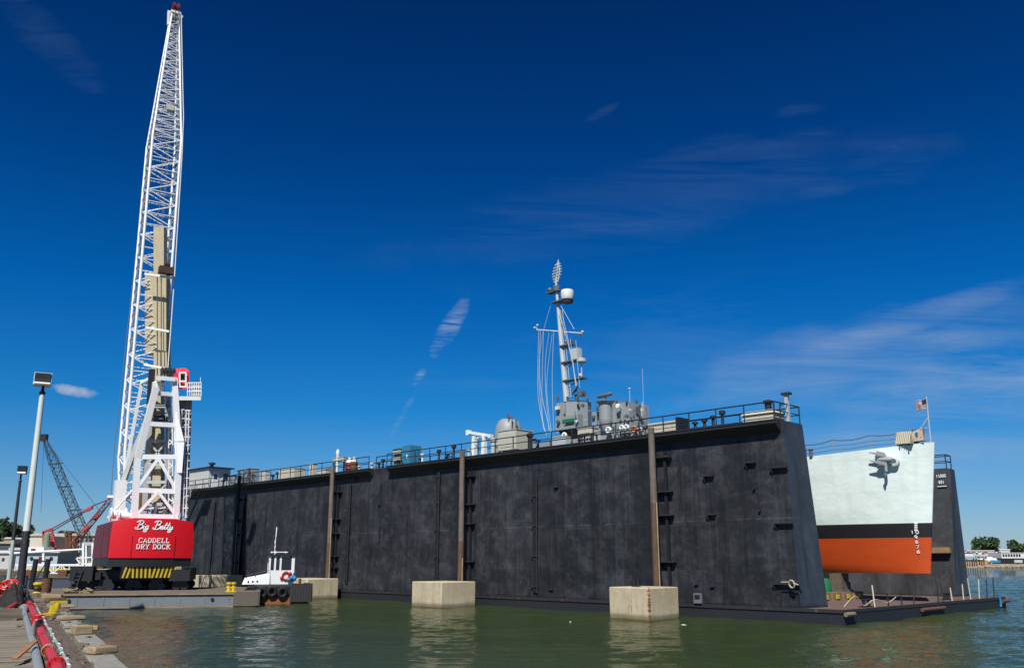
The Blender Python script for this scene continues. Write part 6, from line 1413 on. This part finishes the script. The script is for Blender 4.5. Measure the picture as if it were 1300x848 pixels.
# ================================================================ RIGHT SHORE
YR = 470
m = MB(); m.hexa([(205,YR,-3),(900,YR-30,-3),(900,1400,-3),(205,1400,-3),(205,YR+10,.8),(900,YR-12,.9),(900,1400,3),(205,1400,3)]); struct('far_shore', m, M('far_sand',(.34,.26,.17),.95,var=.4,sc=.1,streak=0))
m = MB(); rnd = random.Random(9)
for i in range(240): x = 238+i*.9+rnd.uniform(-.5,.5); m.ball((x,YR-1.5+rnd.uniform(-2,3.5)-(x-238)*.04,.35+rnd.uniform(-.2,.4)), rnd.uniform(.5,1.1), 6)
o = bpy.data.objects.new('shore_rocks', m.mesh('shore_rocks', M('rock_tan',(.34,.27,.19),.95,var=.6,sc=.4))); C.objects.link(o); o['kind'] = 'stuff'; o['label'] = 'brown boulders along the far shoreline'; o['category'] = 'rocks'
def rtree(px, pyt, wpx, Y, mat, lb, seed, **k): return ptree(px, 716, pyt, wpx, Y, mat, lb, seed, **k)
rtree(1256, 680, 36, 560, LF1, 'large rounded dark green tree on the right shore, just right of the dock', 51, leaf=.9, n=1900)
rtree(1244, 693, 9, 555, LF1, 'small dark bush at the left foot of the rounded tree', 52, leaf=.6, n=300)
rtree(1292, 681, 22, 580, LF1, 'dark spreading tree at the right edge of the picture', 53, leaf=.9, n=900)
rtree(1303, 683, 20, 560, LF2, 'bright green tree at the right edge in front of the dark one', 54, leaf=.9, n=1000)
rtree(1284, 686, 8, 585, LF1, 'thin-crowned tree left of the spreading tree at the right edge', 55, leaf=.7, n=160)
building('white marina shed with a row of dark windows on the right shore', 1272,1312,702,709,500,14,WHT2,M('grey_roof',(.45,.47,.49),.6),[(1273+i*3.4,1275+i*3.4,703.2,706.5) for i in range(7)])
building('dark open boat shed under the white marina building', 1272,1300,709.3,715.5,499,10,BLK,DRK,[(1288,1298,710.5,714)],wmat=LGR)
building('long pale warehouse roof band behind the rounded tree', 1228,1262,699,706,540,20,LGR,WHT2)
building('white-roofed hall left of the marina shed', 1256,1282,697.5,702,560,20,LGR,WHT)
building('red and white boathouse beside the far wing wall', 1222,1235,702,706,505,8,WHT2,RDK)
# pile pier (dark)
p0 = at_y(1231,719,478); t = thing('timber_jetty', 'dark timber jetty on close-set piles at the left of the far shore', 'jetty', p0)
for i in range(12): m = MB(); x = -6+i*1.25; m.tube((x,0,-2),(x+rnd.uniform(-.2,.2),0,3.6+rnd.uniform(-.4,.8)),.3,n=7); part('pile', m, RST if i%3 else BLK, t)
m = MB(); m.box(-7,8.5,.4,5,2.6,3.4); part('deck', m, M('jetty_dark',(.05,.03,.035),.9), t)
# boats, cars
def boat(px, py, Y, L_, mat, lb, rz=0.0):
    b = at_y(px, py, Y); t = thing('moored_boat', lb, 'boat', b, rz); m = MB(); m.prism([(-L_/2,-1),(L_*.25,-1.1),(L_/2,0),(L_*.25,1.1),(-L_/2,1)],-.2,1.1); part('hull', m, mat, t)
    m = MB(); m.hexa([(-L_*.25,-.8,1.1),(L_*.15,-.8,1.1),(L_*.15,.8,1.1),(-L_*.25,.8,1.1),(-L_*.2,-.7,2.2),(L_*.05,-.7,2.2),(L_*.05,.7,2.2),(-L_*.2,.7,2.2)]); part('cabin', m, WHT, t); return t
boat(1258,712,492,8,WHT,'white cabin boat hauled out on the brown bank',.3); boat(1264,713.5,490,5,BLU,'small blue boat beside the white cabin boat',-.2)
boat(1247,714,488,7,M('mustard',(.40,.27,.05),.7),'mustard-coloured boat hulk on the bank near the dark jetty',.1)
rc = random.Random(4)
def car(px, py, Y, mat, lb):
    b = at_y(px, py, Y); t = thing('parked_car', lb, 'car', b); m = MB(); m.prism([(-2.2,.3),(2.2,.3),(2.2,.85),(1.3,.95),(.8,1.45),(-1.2,1.45),(-1.8,.95),(-2.2,.9)], -.85, .85, lambda x,y,z:(x,z,y)); part('body', m, mat, t)
    for wx in (-1.4,1.4): q = MB(); q.lathe((wx,-.9,.33),[(.33,0),(.33,.25)],14,(0,1,0)); part('wheel', q, RUB, t)
    m = MB(); m.prism([(-1.1,.95),(1.1,.95),(.72,1.4),(-1.1,1.4)], -.86, -.853, lambda x,y,z:(x,z,y)); part('window', m, GLS, t)
for i, px in enumerate((1229,1236,1243,1251,1268)):
    car(px, 703.5, 530, (WHT,M('car_silver',(.4,.42,.44),.3),WHT,M('car_orange',(.5,.2,.1),.4),WHT)[i], ('white car nearest the dock','silver car in the parked row','white car beside the silver one','orange car in the parked row','white car right of the orange one')[i]+' on the far shore')
# floating scraps
for px, py, s_, lb in ((868,793,.16,'largest white scrap floating in front of the dock wall'),(951,819,.05,'tiny white scrap floating left of its twin in the green water'),(958,818.5,.05,'tiny white scrap floating right of its twin in the green water'),(1092,821,.05,'tiny white scrap floating near the pontoon corner'),(724,789,.05,'tiny white scrap floating left of the right-hand concrete block')):
    m = MB(); m.hexa([(-s_,-s_*.6,-.02),(s_,-s_*.7,-.02),(s_*.9,s_*.6,-.02),(-s_*.8,s_*.5,-.02),(-s_*.8,-s_*.5,.03),(s_*.7,-s_*.5,.02),(s_*.7,s_*.4,.03),(-s_*.6,s_*.4,.04)]); solo('floating_scrap', m, WHT, lb, 'floating scrap', at_z(px,py,0), .4)
# ================================================================ LIGHT, SKY, CAMERA
SEL, SAZ = R(51), math.atan2(.17,-.985)      # direction towards the sun: azimuth measured from +Y clockwise
sd = Vector((-.234*math.cos(SEL), -.972*math.cos(SEL), math.sin(SEL))).normalized()
sun = bpy.data.lights.new('sun','SUN'); sun.energy = 5.0; sun.angle = R(.53); sun.color = (1,.96,.89)
so_ = bpy.data.objects.new('sun', sun); C.objects.link(so_); so_.rotation_euler = sd.to_track_quat('Z','Y').to_euler()
W_ = bpy.data.worlds.new('World'); bpy.context.scene.world = W_; W_.use_nodes = True; nt = W_.node_tree
bg = nt.nodes['Background']; bg.inputs['Strength'].default_value = .078
sky = nt.nodes.new('ShaderNodeTexSky'); sky.sky_type = 'NISHITA'; sky.sun_disc = False; sky.sun_elevation = SEL; sky.sun_rotation = math.atan2(sd.x, sd.y)
sky.altitude = 0; sky.air_density = 1.0; sky.dust_density = .25; sky.ozone_density = 3.5
tc = nt.nodes.new('ShaderNodeTexCoord'); dirv = tc.outputs['Generated']
sep = nt.nodes.new('ShaderNodeSeparateXYZ'); nt.links.new(dirv, sep.inputs[0])
ay = mth(nt,'MAXIMUM',sep.outputs[1],.05)
U = mth(nt,'DIVIDE',sep.outputs[0],ay); V = mth(nt,'DIVIDE',sep.outputs[2],ay)
# deep polarised blue: tint strengthens with height
el = sep.outputs[2]
tint = nt.nodes.new('ShaderNodeValToRGB'); cr = tint.color_ramp
cr.elements[0].position = 0.0; cr.elements[0].color = (.52,.68,.98,1)
cr.elements[1].position = .62; cr.elements[1].color = (.005,.145,.40,1)
for pos, c in ((.07,(.32,.60,.92)),(.16,(.06,.52,.94)),(.28,(.008,.42,.90)),(.42,(.003,.26,.65))):
    e = cr.elements.new(pos); e.color = (*c,1)
nt.links.new(el, tint.inputs[0])
mul = nt.nodes.new('ShaderNodeMix'); mul.data_type = 'RGBA'; mul.blend_type = 'MULTIPLY'; mul.inputs[0].default_value = 1
nt.links.new(sky.outputs[0], mul.inputs[6]); nt.links.new(tint.outputs[0], mul.inputs[7]); skc = mul.outputs[2]
def uv(px, py): d_ = ray(px, py); return d_.x/d_.y, d_.z/d_.y
comb = nt.nodes.new('ShaderNodeCombineXYZ'); nt.links.new(U, comb.inputs[0]); nt.links.new(V, comb.inputs[1]); P2 = comb.outputs[0]
def ell(px, py, lpx, wpx, ang, soft=1.0, ns=14, warp=.5, stretch=(1,1,1)):
    u0, v0 = uv(px, py); u1, v1 = uv(px+1, py); s = abs(u1-u0)
    a = R(ang); ca, sa = math.cos(a), math.sin(a)
    du_ = mth(nt,'SUBTRACT',U,u0); dv_ = mth(nt,'SUBTRACT',V,v0)
    x = mth(nt,'ADD',mth(nt,'MULTIPLY',du_,ca/(lpx*s)),mth(nt,'MULTIPLY',dv_,sa/(lpx*s)))
    y = mth(nt,'ADD',mth(nt,'MULTIPLY',du_,-sa/(wpx*s)),mth(nt,'MULTIPLY',dv_,ca/(wpx*s)))
    nz = noise(nt, mapping(nt, P2, stretch, (0,0,-a)), ns, 5, .6)
    r = mth(nt,'ADD',mth(nt,'ADD',mth(nt,'MULTIPLY',x,x),mth(nt,'MULTIPLY',y,y)), rng(nt,nz,.3,.7,-warp,warp))
    return rng(nt, r, 1.0, 1.0-soft)
def cloud(cur, fac, amt, col=(5.2,5.9,6.8)):
    return mix(nt, mth(nt,'MULTIPLY',fac,amt), cur, col)
skc = cloud(skc, ell(98,497,30,8,-10,1.,45,.5), .7, (5.6,5.9,6.3))
def feather(px, py, l, w, ang, amt, ns=60, col=(4.6,5.3,6.4), st=(.25,2.2,1)):
    global skc
    base_ = ell(px, py, l, w, ang, 1.0, ns*.4, .5, (1,1,1))
    fib = rng(nt, noise(nt, mapping(nt, P2, st, (0,0,-R(ang-70 if ang > 45 else ang))), ns, 5, .65, .6), .38, .68)
    skc = cloud(skc, mth(nt,'MULTIPLY',base_,fib), amt, col)
feather(572,412,50,13,62,.50,80); feather(532,479,13,6,55,.40,80); feather(512,525,40,5,62,.16,60)
for c_ in ((905,185,60,16,14,.06),(990,180,90,14,12,.05),(1045,242,50,13,10,.07),(1125,195,80,14,22,.05),(765,143,26,7,30,.08),(1010,143,40,14,10,.10),(60,50,110,30,-45,.08)):
    feather(*c_, ns=22, col=(2.4,3.7,5.0))
for c_ in ((1190,395,190,18,18,.28),(1110,450,300,60,14,.34),(1230,495,230,46,14,.46),(1200,560,330,60,6,.26),(900,480,260,40,8,.14),(850,250,400,60,12,.06)):
    feather(*c_, ns=12, col=(4.0,5.0,6.2))
wisp = noise(nt, mapping(nt, P2, (1.2,6.5,1), (0,0,R(-14))), 2.2, 8, .66, .6)
skc = cloud(skc, mth(nt,'MULTIPLY',mth(nt,'MULTIPLY',rng(nt,wisp,.50,.80),rng(nt,V,.34,.05,0,1)),rng(nt,U,-.25,.25,.15,1)), .32, (3.8,4.8,5.9))
nt.links.new(skc, bg.inputs['Color'])
cam = bpy.data.cameras.new('camera'); co_ = bpy.data.objects.new('camera', cam); C.objects.link(co_)
cam.sensor_width = 36; cam.sensor_fit = 'HORIZONTAL'; cam.lens = 36*F/1300; cam.clip_end = 9000; cam.clip_start = .1
co_.location = (0,0,H); co_.rotation_euler = (R(90)+PT, 0, 0)
sc_ = bpy.context.scene; sc_.camera = co_
sc_.view_settings.view_transform = 'Standard'; sc_.view_settings.look = 'None'; sc_.view_settings.gamma = 1; sc_.view_settings.exposure = .28; sc_.view_settings.use_curve_mapping = False
sc_.render.resolution_x = 1024; sc_.render.resolution_y = 667
